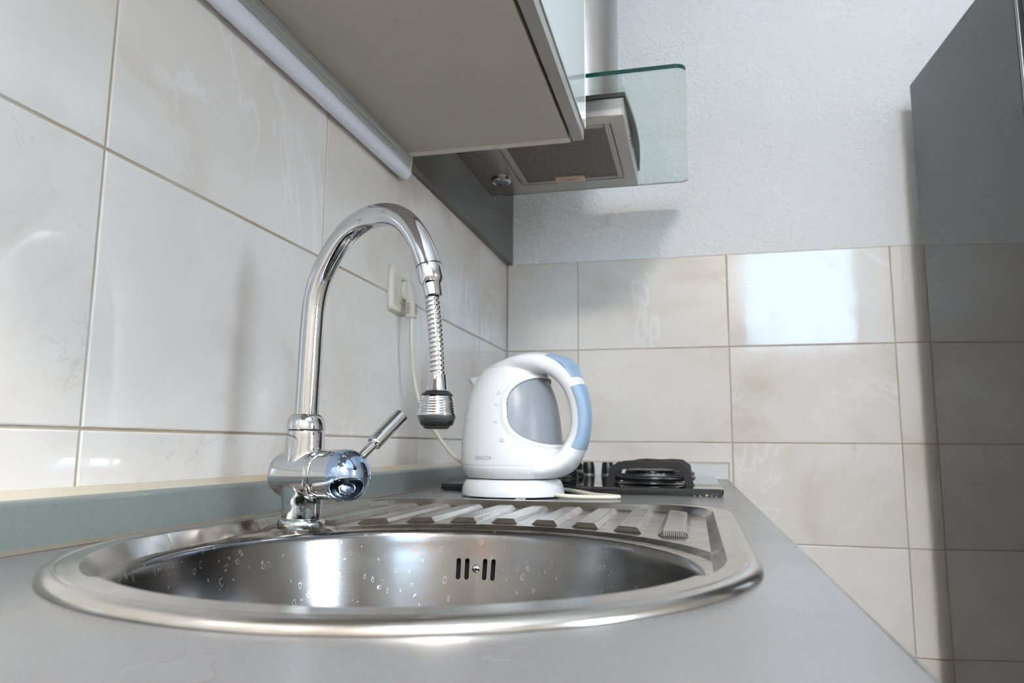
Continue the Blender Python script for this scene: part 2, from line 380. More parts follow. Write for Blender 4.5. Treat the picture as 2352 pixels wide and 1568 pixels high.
# left wall: u runs along -y so that the normal is +x
tiled_wall('wall_left', (0,0,0), (0,1,0), (1,0,0), left_j, rows[::-1], (R_['y0'], 0.12, R_['z0'], R_['z1']))
back_j = [0.0, 0.2024, 0.6024, 1.0024, 1.4024, 1.8024, 2.2024, 2.6024, 2.7]
tiled_wall('wall_back', (0,0,0), (1,0,0), (0,-1,0), back_j, rows_full[::-1], (-0.12, R_['x1']+0.12, R_['z0'], R_['z1']))
def struct(o): return tag(o, kind='structure')
struct(box('floor', (-0.12, R_['y0']-0.12, R_['z0']-0.1), (R_['x1']+0.12, 0.12, R_['z0']), M_FLOOR, bev=0))
struct(box('ceiling', (-0.12, R_['y0']-0.12, R_['z1']), (R_['x1']+0.12, 0.12, R_['z1']+0.1), M_CEIL, bev=0))
def wall_with_hole(name, fixed, a0, a1, z0, z1, h, axis):
    bm = bmesh.new()
    def b(p0, p1, q0, q1):
        if axis == 'y': addbox(bm, (p0, fixed-0.12, q0), (p1, fixed, q1))
        else: addbox(bm, (fixed, p0, q0), (fixed+0.12, p1, q1))
    b(a0, h[0], z0, z1); b(h[1], a1, z0, z1); b(h[0], h[1], z0, h[2]); b(h[0], h[1], h[3], z1)
    return struct(frombm(name, bm, M_PAINT))
wall_with_hole('wall_front', R_['y0'], -0.12, R_['x1']+0.12, R_['z0'], R_['z1'], WIN1, 'y')
wall_with_hole('wall_right', R_['x1'], R_['y0'], 0.0, R_['z0'], R_['z1'], FILL_WIN, 'x')
def window(name, h, fixed, axis):
    bm = bmesh.new(); w = 0.05; gl = bmesh.new()
    def b(p0, p1, q0, q1, t=0.05, d=0.0, bb=None):
        q = bb or bm
        if axis == 'y': addbox(q, (p0, fixed-0.08+d, q0), (p1, fixed-0.08+d+t, q1), 0.004 if bb is None else 0)
        else: addbox(q, (fixed+0.03+d, p0, q0), (fixed+0.03+d+t, p1, q1), 0.004 if bb is None else 0)
    b(h[0], h[1], h[2], h[2]+w); b(h[0], h[1], h[3]-w, h[3]); b(h[0], h[0]+w, h[2], h[3]); b(h[1]-w, h[1], h[2], h[3])
    o = struct(frombm(name, bm, M_FRAME, None, True)); b(h[0]+w, h[1]-w, h[2]+w, h[3]-w, 0.004, 0.022, gl)
    frombm('pane', gl, M_WINGL, o)
window('window_1', WIN1, R_['y0'], 'y'); window('fill_window', FILL_WIN, R_['x1'], 'x')  # the right wall one is added to let in fill light

# ------------------------------------------------------------------ sink shape functions
SX, SY, SR, BR = 0.300, -1.450, 0.250, 0.212
XE0, XE1, YE = 0.050, 0.550, -0.962
def sd_outline(x, y):
    """signed distance (negative inside) to the rim outline: a round near end and a straight-sided far end"""
    r = 0.105; cx, cy = (XE0+XE1)/2, (SY+YE)/2; hx, hy = (XE1-XE0)/2, (YE-SY)/2 + 0.05
    cy2 = YE - hy
    qx = np.abs(x-cx) - (hx-r); qy = np.abs(y-cy2) - (hy-r)
    d1 = np.hypot(np.maximum(qx, 0), np.maximum(qy, 0)) + np.minimum(np.maximum(qx, qy), 0) - r
    d2 = np.hypot(x-SX, y-SY) - SR
    front = y < SY
    return np.where(front, d2, np.maximum(d1, -1e9))
def sstep(e0, e1, x):
    t = np.clip((x-e0)/(e1-e0), 0, 1); return t*t*(3-2*t)
def lstep(e0, e1, x): return np.clip((x-e0)/(e1-e0), 0, 1)
LAND, DRAIN, LEDGE = 0.0066, -0.0022, -0.0060
def deck_h(x, y):
    d = -sd_outline(x, y); r = np.hypot(x-SX, y-SY); th = np.degrees(np.arctan2(y-SY, x-SX))
    bead = np.clip(d/0.008, 0, 1); z = LAND*np.sqrt(np.maximum(0, 1-(1-bead)**2))
    z = np.where((d > 0.0085) & (d < 0.0115), z - 0.0006*np.sin((d-0.0085)/0.003*pi), z)
    # recess starts 24 mm inside the rim, except along the front land
    fr = np.minimum(sstep(-131, -124, th), 1-sstep(-22, -15, th))      # 1 inside the front sector
    rec = lstep(0.0235, 0.0325, d)*(1-fr)
    floor_ = np.where(r > 0.2, LEDGE + (DRAIN-LEDGE)*lstep(0.226, 0.234, r)*sstep(200, 100, np.where(th < -100, 360+th, th)), LEDGE)
    z = z*(1-rec) + floor_*rec
    tp_ = np.hypot(x-0.1132, y+1.2978); z = z + (-0.0020 - z)*(1-lstep(0.0275, 0.036, tp_))*(1-fr)*lstep(0.024, 0.030, d)*lstep(BR, BR+0.006, r)
    # drainer ribs, parallel to the wall
    rib = np.zeros_like(x)
    for k in range(-4, 5):
        xi = 0.302 + 0.0458*k
        m = np.minimum(np.minimum(0.0152-np.abs(x-xi), (r-0.252)*1.0), (d-0.044))
        m = np.where(y > -1.262, m, -1)
        rib = np.maximum(rib, lstep(0, 0.0052, m))
    z = z + 0.0048*rib
    # front land rolls down into the bowl
    roll = np.clip((BR+0.011-r)/0.011, 0, 1); z = np.where(fr > 0, z*(1-fr) + (z + (LEDGE-z)*(1-np.sqrt(np.maximum(0, 1-roll**2))))*fr, z)
    roll2 = np.clip((BR+0.002-r)/0.002, 0, 1); z = z + (LEDGE-z)*roll2**2
    return z
def outline_pts(inset=0.0, n=180):
    out = []
    for i in range(n):
        a = 2*pi*i/n; lo, hi = 0.1, 0.8
        for _ in range(40):
            m = (lo+hi)/2
            if float(sd_outline(np.array(SX+m*math.cos(a)), np.array(SY+m*math.sin(a)))) < -inset: lo = m
            else: hi = m
        out.append((SX+lo*math.cos(a), SY+lo*math.sin(a)))
    return out

# ------------------------------------------------------------------ worktop
WY0, WX1, WT = -2.45, 0.5935, 0.038
def worktop():
    bm = bmesh.new(); rr = 0.007; xe = WX1-rr
    outer = [(0.0, WY0), (xe, WY0), (xe, 0.0), (0.0, 0.0)]; hole = outline_pts(0.016, 160)
    ov = [bm.verts.new((x, y, 0)) for x, y in outer]; hv = [bm.verts.new((x, y, 0)) for x, y in hole]
    es = [bm.edges.new((ov[i], ov[(i+1) % 4])) for i in range(4)] + [bm.edges.new((hv[i], hv[(i+1) % len(hv)])) for i in range(len(hv))]
    bmesh.ops.triangle_fill(bm, use_beauty=True, use_dissolve=False, edges=es)
    hs = set(hv); 
    for f in list(bm.faces):
        if all(v in hs for v in f.verts): bm.faces.remove(f)
    lowz = -WT
    lv = [bm.verts.new((v.co.x, v.co.y, lowz)) for v in hv]
    for i in range(len(hv)):
        j = (i+1) % len(hv); bm.faces.new((hv[i], hv[j], lv[j], lv[i]))
    # rounded nosing along the front edge
    prof = [(xe, 0)] + [(xe+rr*math.sin(a), -rr+rr*math.cos(a)) for a in np.linspace(0.2, pi/2, 8)] + [(WX1, -WT+0.004), (WX1-0.004, -WT)]
    pa = [bm.verts.new((x, WY0, z)) for x, z in prof]; pb = [bm.verts.new((x, 0, z)) for x, z in prof]
    for i in range(len(prof)-1): bm.faces.new((pa[i], pa[i+1], pb[i+1], pb[i]))
    bmesh.ops.remove_doubles(bm, verts=bm.verts, dist=1e-5)
    me = bpy.data.meshes.new('worktop'); bm.to_mesh(me); bm.free()
    # make all face normals up/outward
    o = link('worktop', me, M_WORK, None, True, 30, True)
    return o
wt = worktop(); tag(wt, 'long light grey laminate worktop with rounded front edge holding the sink and hob', 'worktop')

# upstands
def upstand(name, poly, along, m, label):
    root = thing(name, (0,0,0), label, 'upstand'); prism('strip', poly, along, m, root, angle=25); return root
u = upstand('upstand', [(0.0, WY0, 0.001), (0.021, WY0, 0.001), (0.021, WY0, 0.034), (0.0195, WY0, 0.0375), (0.0165, WY0, 0.039), (0.0, WY0, 0.039)], (0, -WY0, 0), M_UPST, 'long grey green upstand strip between sink worktop and left tiled wall')
prism('silicone_bead', [(0.0002, WY0, 0.039), (0.0155, WY0, 0.039), (0.006, WY0, 0.0415), (0.0002, WY0, 0.0452)], (0, -WY0-0.003, 0), M_SIL, u)
prism('joint', [(0.021, WY0, 0.0003), (0.0245, WY0, 0.0003), (0.021, WY0, 0.003)], (0, -WY0-0.022, 0), M_SEAM, u)
u = upstand('upstand', [(0.022, 0, 0.001), (0.022, -0.019, 0.001), (0.022, -0.019, 0.036), (0.022, -0.0165, 0.039), (0.022, 0, 0.039)], (0.568, 0, 0), M_UPEND, 'short pale upstand strip behind the hob against the end wall')
prism('silicone_bead', [(0.022, -0.0002, 0.039), (0.022, -0.014, 0.039), (0.022, -0.004, 0.0425), (0.022, -0.0002, 0.0442)], (0.572, 0, 0), M_SIL, u)
prism('end_silicone_bead', [(0.590, -0.0002, 0.002), (0.590, -0.018, 0.002), (0.5935, -0.002, 0.002), (0.5935, -0.0002, 0.002)], (0, 0, 0.040), M_SIL, u)

# ------------------------------------------------------------------ sink
sink = thing('sink', (0,0,0), 'inset stainless steel sink with round bowl and ribbed drainer in grey worktop', 'sink')
def make_deck():
    n, k = 1200, 250
    th = np.linspace(-pi, pi, n, endpoint=False)
    lo = np.full(n, 0.1); hi = np.full(n, 0.9)
    for _ in range(40):
        m = (lo+hi)/2; ins = sd_outline(SX+m*np.cos(th), SY+m*np.sin(th)) < 0
        lo = np.where(ins, m, lo); hi = np.where(ins, hi, m)
    R = lo
    # radial parameter: dense at both rims
    s = np.linspace(0, 1, k); s = s + 0.10*np.sin(2*pi*s)/(2*pi)*-1
    r = BR + (R[:, None]-BR)*s[None, :]
    x = SX + r*np.cos(th)[:, None]; y = SY + r*np.sin(th)[:, None]
    z = deck_h(x, y); z[:, -1] = 0.0004; z[:, 0] = LEDGE
    V = np.stack([x, y, z], -1).reshape(-1, 3)
    i = np.arange(n)[:, None]; j = np.arange(k-1)[None, :]; i2 = (i+1) % n
    F = np.stack([i*k+j, i*k+j+1, i2*k+j+1, i2*k+j], -1).reshape(-1, 4)
    me = bpy.data.meshes.new('deck'); me.vertices.add(len(V)); me.vertices.foreach_set('co', V.ravel().astype(np.float32))
    me.loops.add(F.size); me.loops.foreach_set('vertex_index', F.ravel().astype(np.int32))
    me.polygons.add(len(F)); me.polygons.foreach_set('loop_start', np.arange(0, F.size, 4, dtype=np.int32)); me.polygons.foreach_set('loop_total', np.full(len(F), 4, dtype=np.int32))
    me.polygons.foreach_set('use_smooth', [True]*len(F)); me.update(calc_edges=True); me.validate()
    return link('deck', me, M_SINK, sink)
make_deck()
def make_bowl():
    t = 0.001
    inner = [(BR, LEDGE), (BR-0.0012, LEDGE-0.0006), (BR-0.0032, LEDGE-0.0030), (BR-0.0045, LEDGE-0.0070), (BR-0.0055, LEDGE-0.013)]
    D = -0.165; rw = BR-0.0055; rc = 0.045; rb = 0.183
    for s in np.linspace(0.1, 1, 8): inner.append((rw+(rb-rw)*s, (LEDGE-0.013)+(D+rc-(LEDGE-0.013))*s))
    r0 = inner[-1][0]
    for a in np.linspace(0.15, pi/2, 10): inner.append((r0-rc+rc*math.cos(a), D+rc-rc*math.sin(a)))
    inner.append((0.045, D-0.003)); inner.append((0.0435, D-0.006))
    outer = [(r+t, z-t) for r, z in inner[::-1]]; outer[-1] = (BR+0.0003, LEDGE-t)
    loop = inner + outer; n = 240; vs, fs = [], []; k = len(loop)
    for i in range(n):
        a = 2*pi*i/n
        for r, z in loop: vs.append((SX+r*math.cos(a), SY+r*math.sin(a), z))
    for i in range(n):
        j = (i+1) % n
        for p in range(k):
            q = (p+1) % k; fs.append((i*k+p, i*k+q, j*k+q, j*k+p))
    me = meshdata('bowl', vs, fs); bm = bmesh.new(); bm.from_mesh(me); bmesh.ops.recalc_face_normals(bm, faces=bm.faces); bm.to_mesh(me); bm.free()
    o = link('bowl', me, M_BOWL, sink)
    # overflow slots cut through the wall
    bm = bmesh.new(); cz = OVZ
    for off in (-0.0185, -0.0095, 0.0095, 0.0185):
        a = OVA + off/ (BR-0.007)
        ux = Vector((-math.sin(a), math.cos(a), 0)); nr = Vector((math.cos(a), math.sin(a), 0))
        c0 = Vector((SX, SY, 0)) + nr*(BR-0.030); loop2 = []
        w, h = 0.0023, 0.0080
        for q in range(9): b_ = pi*q/8; loop2.append((w*math.cos(b_), h + w*math.sin(b_)))
        for q in range(9): b_ = pi + pi*q/8; loop2.append((w*math.cos(b_), -h + w*math.sin(b_)))
        va = [bm.verts.new(c0 + ux*p + Vector((0, 0, cz+q))) for p, q in loop2]
        vb = [bm.verts.new(v.co + nr*0.04) for v in va]; m_ = len(va)
        bm.faces.new(va); bm.faces.new(vb[::-1])
        for i in range(m_): bm.faces.new((va[(i+1) % m_], va[i], vb[i], vb[(i+1) % m_]))
    bmesh.ops.recalc_face_normals(bm, faces=bm.faces)
    cm = bpy.data.meshes.new('cut'); bm.to_mesh(cm); bm.free(); co = bpy.data.objects.new('cut', cm); COL.objects.link(co)
    md = o.modifiers.new('b', 'BOOLEAN'); md.operation = 'DIFFERENCE'; md.object = co; md.solver = 'EXACT'
    bpy.context.view_layer.update(); dg = bpy.context.evaluated_depsgraph_get()
    nm = bpy.data.meshes.new_from_object(o.evaluated_get(dg)); o.modifiers.clear(); o.data = nm; bpy.data.objects.remove(co)
    nm.polygons.foreach_set('use_smooth', [True]*len(nm.polygons)); nm.set_sharp_from_angle(angle=math.radians(32))
    return o
OVA = math.radians(94.0); OVZ = -0.0435
make_bowl()
nr = Vector((math.cos(OVA), math.sin(OVA), 0)); pc = Vector((SX, SY, OVZ)) + nr*(BR+0.0045)
box('overflow_housing', (-0.03, -0.008, -0.018), (0.03, 0.010, 0.018), M_HOLE, sink, 0.002, 2, Matrix.Translation(pc) @ Matrix.Rotation(OVA-pi/2, 4, 'Z'))
ps = Vector((SX, SY, OVZ)) + nr*(BR-0.0055-0.0235*(LEDGE-0.013-OVZ)/0.1065+0.0005)
sc = lathe('overflow_screw', [(0.0041, -0.002), (0.0041, 0.0006), (0.0036, 0.0016), (0.0022, 0.0024), (0.0008, 0.0026), (0.0003, 0.0026)], M_CHROME, sink, 32, Zto(-nr, ps))
bm = bmesh.new(); Mx = Zto(-nr, ps)
addbox(bm, (-0.0018, -0.0004, 0.0014), (0.0018, 0.0004, 0.0029), 0, 1, 0, Mx); addbox(bm, (-0.0004, -0.0018, 0.0014), (0.0004, 0.0018, 0.0029), 0, 1, 0, Mx)
frombm('cross_slot', bm, M_HOLE, sc)
lathe('drain', [(0.047, -0.1645), (0.046, -0.163), (0.040, -0.1635), (0.034, -0.168), (0.010, -0.1685), (0.001, -0.1685)], M_CHROME, sink, 48, Matrix.Translation((SX, SY, 0)))

# ------------------------------------------------------------------ tap
FB = Vector((0.1132, -1.2978, 0.0)); FZ = DRAIN + 0.0003 - 0.0015
fa = thing('kitchen_tap', (FB.x, FB.y, -0.0018), 'chrome kitchen mixer tap with high curved spout standing at the back of the steel sink', 'tap')
bz = -0.0018
def L(p): return (p[0]-FB.x, p[1]-FB.y, p[2]-bz)    # world -> tap local
off = Matrix.Translation((0, 0, -bz))
lathe('base_ring', [(0.0235, -0.0018), (0.0240, 0.0012), (0.0236, 0.0036), (0.0222, 0.0054), (0.0205, 0.0058)], M_CHROMEG, fa, 64, off)
bdir = Vector((math.cos(math.radians(-12)), math.sin(math.radians(-12)), 0))
def skin_body():
    # column, cross barrel and upper socket as one casting: voxel-free union by boolean of lathes
    def ob(vs, fs, nm):
        bm = bmesh.new(); bv = [bm.verts.new(v) for v in vs]
        for f in fs: bm.faces.new([bv[i] for i in f])
        bmesh.ops.remove_doubles(bm, verts=bm.verts, dist=1e-6); bmesh.ops.recalc_face_normals(bm, faces=bm.faces)
        me = bpy.data.meshes.new(nm); bm.to_mesh(me); bm.free(); o = bpy.data.objects.new(nm, me); COL.objects.link(o); return o
    col_ = [(0.0001, 0.0055), (0.0200, 0.0055), (0.0203, 0.012), (0.0206, 0.022), (0.0215, 0.030), (0.0215, 0.060), (0.0200, 0.070), (0.0196, 0.080), (0.0194, 0.0965), (0.0001, 0.0965)]
    a = ob(*lathe_data(col_, 64, Matrix.Identity(4), False, False), 'a')
    A = Zto(bdir, (0, 0, 0.0505))
    bar = [(0.0001, -0.0375), (0.010, -0.0370), (0.0165, -0.0345), (0.0208, -0.0300), (0.0232, -0.0235), (0.0240, -0.014), (0.0242, 0.0), (0.0244, 0.0215), (0.0001, 0.0215)]
    b = ob(*lathe_data(bar, 64, A, False, False), 'b')
    md = a.modifiers.new('u', 'BOOLEAN'); md.operation = 'UNION'; md.object = b; md.solver = 'EXACT'
    rm = a.modifiers.new('r', 'REMESH'); rm.mode = 'VOXEL'; rm.voxel_size = 0.0011; rm.use_smooth_shade = True
    sm = a.modifiers.new('s', 'SMOOTH'); sm.iterations = 14; sm.factor = 0.6
    bpy.context.view_layer.update(); dg = bpy.context.evaluated_depsgraph_get()
    me = bpy.data.meshes.new_from_object(a.evaluated_get(dg)); me.name = 'tap_body'
    bpy.data.objects.remove(a); bpy.data.objects.remove(b)
    me.transform(off); me.materials.clear()
    return link('tap_body', me, M_CHROMEG, fa, True, 180)
skin_body()
A = off @ Zto(bdir, (0, 0, 0.0510))
lathe('control_sleeve', [(0.0205, 0.0200), (0.0246, 0.0208), (0.0250, 0.0220), (0.0250, 0.0260), (0.0246, 0.0265), (0.0250, 0.0270), (0.0256, 0.0330), (0.0260, 0.0500), (0.0245, 0.0520)], M_CHROME, fa, 96, A)
dome = [(0.0262, 0.0495), (0.0263, 0.0530)] + [(0.0262*math.cos(a), 0.0540+0.0250*math.sin(a)) for a in np.linspace(0.05, pi/2-0.01, 18)]
lathe('control_cap', dome, M_CAP, fa, 96, A)
# lever
ldir = Vector((0.60, 0.95, 1.00)).normalized()
lc = Vector((bdir.x*0.050, bdir.y*0.050, 0.051)) + Vector((0,0,-bz))
lv = lathe('lever', [(0.0050, 0.018), (0.0050, 0.056), (0.0048, 0.058)], M_CHROME, fa, 32, Zto(ldir, lc))
lathe('lever_grip', [(0.0050, 0.0475), (0.0072, 0.0475), (0.0080, 0.0485), (0.0081, 0.0500), (0.0079, 0.0515), (0.0084, 0.0925), (0.0080, 0.0937), (0.0068, 0.0937), (0.0062, 0.0927), (0.0002, 0.0927)], M_CHROME, lv, 40, Zto(ldir, lc))
# collar + spout
lathe('spout_collar', [(0.0192, 0.0966), (0.0197, 0.0972), (0.0197, 0.1000), (0.0190, 0.1045), (0.0176, 0.1085), (0.0160, 0.1112), (0.0140, 0.1126), (0.0124, 0.1130)], M_CHROME, fa, 64, off)
sdir = Vector((math.cos(math.radians(-17)), math.sin(math.radians(-17)), 0))
S2 = [(0.0003,0.110), (0.0006,0.136), (0.0012,0.160), (0.0020,0.200), (0.0048,0.2355), (0.0160,0.2650), (0.0400,0.2960), (0.0665,0.3110), (0.0970,0.3134), (0.1235,0.3025), (0.1435,0.2780), (0.1553,0.2520)]
P3 = [Vector((sdir.x*s, sdir.y*s, z)) for s, z in [tuple(p) for p in catmull(S2, 10)]]
tube('spout', [p - Vector((0,0,bz)) for p in P3], 0.0122, M_CHROME, fa, 48)
endp = P3[-1] - Vector((0,0,bz)); ed = (P3[-1]-P3[-3]).normalized()
hd = Vector((sdir.x*0.0035, sdir.y*0.0035, -0.030)).normalized()
sp = lathe('spout_nut', [(0.0100, -0.001), (0.0123, -0.0005), (0.0124, 0.0002), (0.0124, 0.0125), (0.0122, 0.0135), (0.0104, 0.0175), (0.0094, 0.0185), (0.0094, 0.0190), (0.0088, 0.0300), (0.0080, 0.0310), (0.0055, 0.0312)], M_CHROME, fa, 64, Zto((ed*0.4+hd*0.6).normalized(), endp))
ring = lathe('seal_ring', [(0.0118, -0.0014), (0.0126, -0.0012), (0.0126, -0.0004), (0.0118, -0.0002)], M_BLACK, fa, 64, Zto((ed*0.6+hd*0.4).normalized(), endp))
# flexible hose: a coiled profile along a gently bowed centre line
H2 = [(0.1600, 0.2230), (0.1625, 0.2080), (0.1655, 0.1850), (0.1680, 0.1600), (0.1688, 0.1450)]
Hc = [tuple(p) for p in catmull(H2, 60)]
rad = []
tot = 0; prev = None; lens = []
for s, z in Hc:
    if prev: tot += math.hypot(s-prev[0], z-prev[1])
    prev = (s, z); lens.append(tot)
pts = [Vector((sdir.x*s, sdir.y*s, z-bz)) for s, z in Hc]
def hose(pts, lens):
    P, T, U = frames(pts); n = 32; vs, fs = [], []; pitch = 0.00445
    for p, t, u_, l in zip(P, T, U, lens):
        v = t.cross(u_)
        for i in range(n):
            a = 2*pi*i/n; ph = ((l/pitch) - i/n) % 1.0
            r = 0.0071 if 0.16 < ph < 0.84 else 0.0050
            if 0.10 < ph <= 0.16: r = 0.0050+0.0021*(ph-0.10)/0.06
            if 0.84 <= ph < 0.90: r = 0.0071-0.0021*(ph-0.84)/0.06
            vs.append(p + u_*(r*math.cos(a)) + v*(r*math.sin(a)))
    for i in range(len(P)-1):
        for k in range(n):
            l = (k+1) % n; fs.append((i*n+k, i*n+l, (i+1)*n+l, (i+1)*n+k))
    return meshdata('hose', vs, fs)
hm = m_chrome('hose_steel'); T_ = NT(hm); hm.node_tree.nodes['Principled BSDF'].inputs['Roughness'].default_value = 0.15
link('hose', hose(pts, lens), hm, fa, True, 60)
hx = Vector((sdir.x*0.1688, sdir.y*0.1688, -bz))
HA = Matrix.Translation(hx)
spr = lathe('sprayer', [(0.0065, 0.1475), (0.0082, 0.1472), (0.0085, 0.1465), (0.0100, 0.1335), (0.0108, 0.1325), (0.0112, 0.1318), (0.0100, 0.1312)], M_CHROME, fa, 64, HA)
lathe('upper_ring', [(0.0100, 0.1316), (0.0128, 0.1306), (0.0140, 0.1290), (0.0150, 0.1280), (0.0140, 0.1276)], M_BLACK, spr, 64, HA)
shell = [(0.0140, 0.1278), (0.0152, 0.1272)]
for i, z in enumerate(np.linspace(0.1266, 0.1120, 7)):
    r = 0.0153 + (0.0180-0.0153)*((i/6)**0.75)
    shell += [(r-0.0003, z), (r, z-0.0006), (r+0.0002, z-0.0016)]
    if 1 <= i <= 5: shell += [(r-0.0002, z-0.0019)]
shell += [(0.0180, 0.1092)]
lathe('grip_shell', shell, M_CHROME, spr, 64, HA, 25)
lathe('lower_band', [(0.0180, 0.1093), (0.0181, 0.1085), (0.0166, 0.1042), (0.0160, 0.1040)], M_GUN, spr, 64, HA)
lathe('rubber_skirt', [(0.0163, 0.1043), (0.0163, 0.1030), (0.0150, 0.1002), (0.0132, 0.0998)], M_BLACK, spr, 64, HA)
lathe('spray_face', [(0.0132, 0.1002), (0.0122, 0.0985), (0.0112, 0.0972), (0.0095, 0.0968), (0.0002, 0.0968)], mat('scaled_black_plastic', (0.05,0.05,0.048), 0.6), spr, 48, HA)

# ------------------------------------------------------------------ kettle
KX, KY = 0.2160, -0.8020
HAZ = math.radians(-16)
kb = thing('kettle_stand', (KX, KY, 0), 'round white power base under the kettle with ivory cord to the wall socket', 'kettle stand')
lathe('base_shell', [(0.0815, 0.0022), (0.0840, 0.0030), (0.0842, 0.0050), (0.0836, 0.0105), (0.0822, 0.0170), (0.0800, 0.0225), (0.0775, 0.0262), (0.0745, 0.0283), (0.0680, 0.0290), (0.0002, 0.0290)], M_WHITE, kb, 128)
for k in range(5):
    a = HAZ + math.radians(20 + 72*k); bm = bmesh.new()
    addbox(bm, (0.068, -0.008, 0.0), (0.0800, 0.008, 0.0030), 0.0006, 2, 0, Matrix.Rotation(a, 4, 'Z')); frombm('foot', bm, M_WHITE, kb, True)
ket = thing('kettle', (KX, KY, 0.0288), 'white electric kettle with large loop handle and blue switch on its round base', 'kettle', HAZ)
KZ = 0.0288
prof = [(0.0755, 0.0300), (0.0775, 0.0330), (0.0815, 0.0385), (0.0845, 0.0450), (0.0856, 0.0500), (0.0858, 0.0600), (0.0857, 0.0750), (0.0850, 0.0900), (0.0838, 0.1050), (0.0822, 0.1200), (0.0800, 0.1350), (0.0770, 0.1500), (0.0730, 0.1640), (0.0680, 0.1770), (0.0620, 0.1890), (0.0545, 0.2000), (0.0455, 0.2090), (0.0350, 0.2160), (0.0230, 0.2205), (0.0110, 0.2228), (0.0004, 0.2235)]
PZ = np.array([p[1] for p in prof]); PR = np.array([p[0] for p in prof])
def kr(z): return np.interp(z, PZ, PR)
M_JUG = mat('blue_grey_jug_plastic', (0.225,0.24,0.265), 0.35)
def patch_f(th, z):
    """>0 inside the recessed blue-grey oval behind the handle (th relative to the handle)"""
    zc, zh = 0.1370, 0.0545; ah = math.radians(69)*(1 + 1.6*np.maximum(0, z-0.137))
    return 1 - (np.abs(th/ah)**2.5 + np.abs((z-zc)/zh)**2.5)**(1/2.5)
def raw_obj(vs, fs):
    bm = bmesh.new(); bv = [bm.verts.new(v) for v in vs]
    for f in fs: bm.faces.new([bv[i] for i in f])
    bmesh.ops.remove_doubles(bm, verts=bm.verts, dist=1e-7); bmesh.ops.recalc_face_normals(bm, faces=bm.faces)
    me = bpy.data.meshes.new('raw'); bm.to_mesh(me); bm.free(); o = bpy.data.objects.new('raw', me); COL.objects.link(o); return o
def kettle_shell():
    n = 240; pc_ = catmull([(r, z, 0) for r, z in prof], 6); rr_ = [p[0] for p in pc_]; zz_ = [p[1] for p in pc_]; m_ = len(rr_); vs, fs = [], []
    for i in range(n):
        a = 2*pi*i/n; aw = (a+pi) % (2*pi) - pi
        for r, z in zip(rr_, zz_):
            g = math.exp(-((abs(aw)-pi)/0.26)**2)*math.exp(-((z-0.190)/0.020)**2)
            rq = max(0.0002, r+0.014*g); vs.append((rq*math.cos(a), rq*math.sin(a), z-KZ))
    for i in range(n):
        j = (i+1) % n
        for p in range(m_-1): fs.append((i*m_+p, j*m_+p, j*m_+p+1, i*m_+p+1))
    fs.append(tuple(i*m_ for i in range(n))[::-1]); fs.append(tuple(i*m_+m_-1 for i in range(n)))
    return raw_obj(vs, fs)
# loop handle: wide where it grows out of the lid and the body, narrow at the grip
HP = [(-0.045,0.2010,0.030,0.010),(-0.005,0.2100,0.043,0.013),(0.030,0.2165,0.049,0.0155),(0.062,0.2155,0.046,0.0170),(0.088,0.2045,0.036,0.0170),(0.107,0.1830,0.0255,0.0160),(0.1185,0.1540,0.0185,0.0155),(0.1225,0.1230,0.0165,0.0150),(0.1180,0.0950,0.0190,0.0150),(0.1070,0.0715,0.0275,0.0160),(0.0910,0.0550,0.0400,0.0165),(0.0690,0.0440,0.0520,0.0140),(0.0480,0.0390,0.0480,0.0070)]
hp = catmull(HP, 8)
def handle_ring(i, n=48, grow=1.0):
    p = hp[i]; a = hp[max(0, i-1)]; b = hp[min(len(hp)-1, i+1)]
    t = Vector((b[0]-a[0], 0, b[1]-a[1])).normalized(); nrm = Vector((-t.z, 0, t.x))   # outward
    if nrm.x*p[0] + nrm.z*(p[1]-0.12) < 0: nrm = -nrm
    c = Vector((p[0], 0, p[1]-KZ)); w, h = p[2]*grow, p[3]*grow; out = []
    for k in range(n):
        a_ = 2*pi*k/n; ca, sa = math.cos(a_), math.sin(a_); e = 2/2.6
        out.append(c + Vector((0, 1, 0))*(w*math.copysign(abs(ca)**e, ca)) + nrm*(h*math.copysign(abs(sa)**e, sa)))
    return out, c, nrm
n = 48; vs, fs = [], []
for i in range(len(hp)): vs += handle_ring(i, n)[0]
for i in range(len(hp)-1):
    for k in range(n):
        l = (k+1) % n; fs.append((i*n+k, i*n+l, (i+1)*n+l, (i+1)*n+k))
fs.append(tuple(range(n))); fs.append(tuple((len(hp)-1)*n+k for k in range(n)))
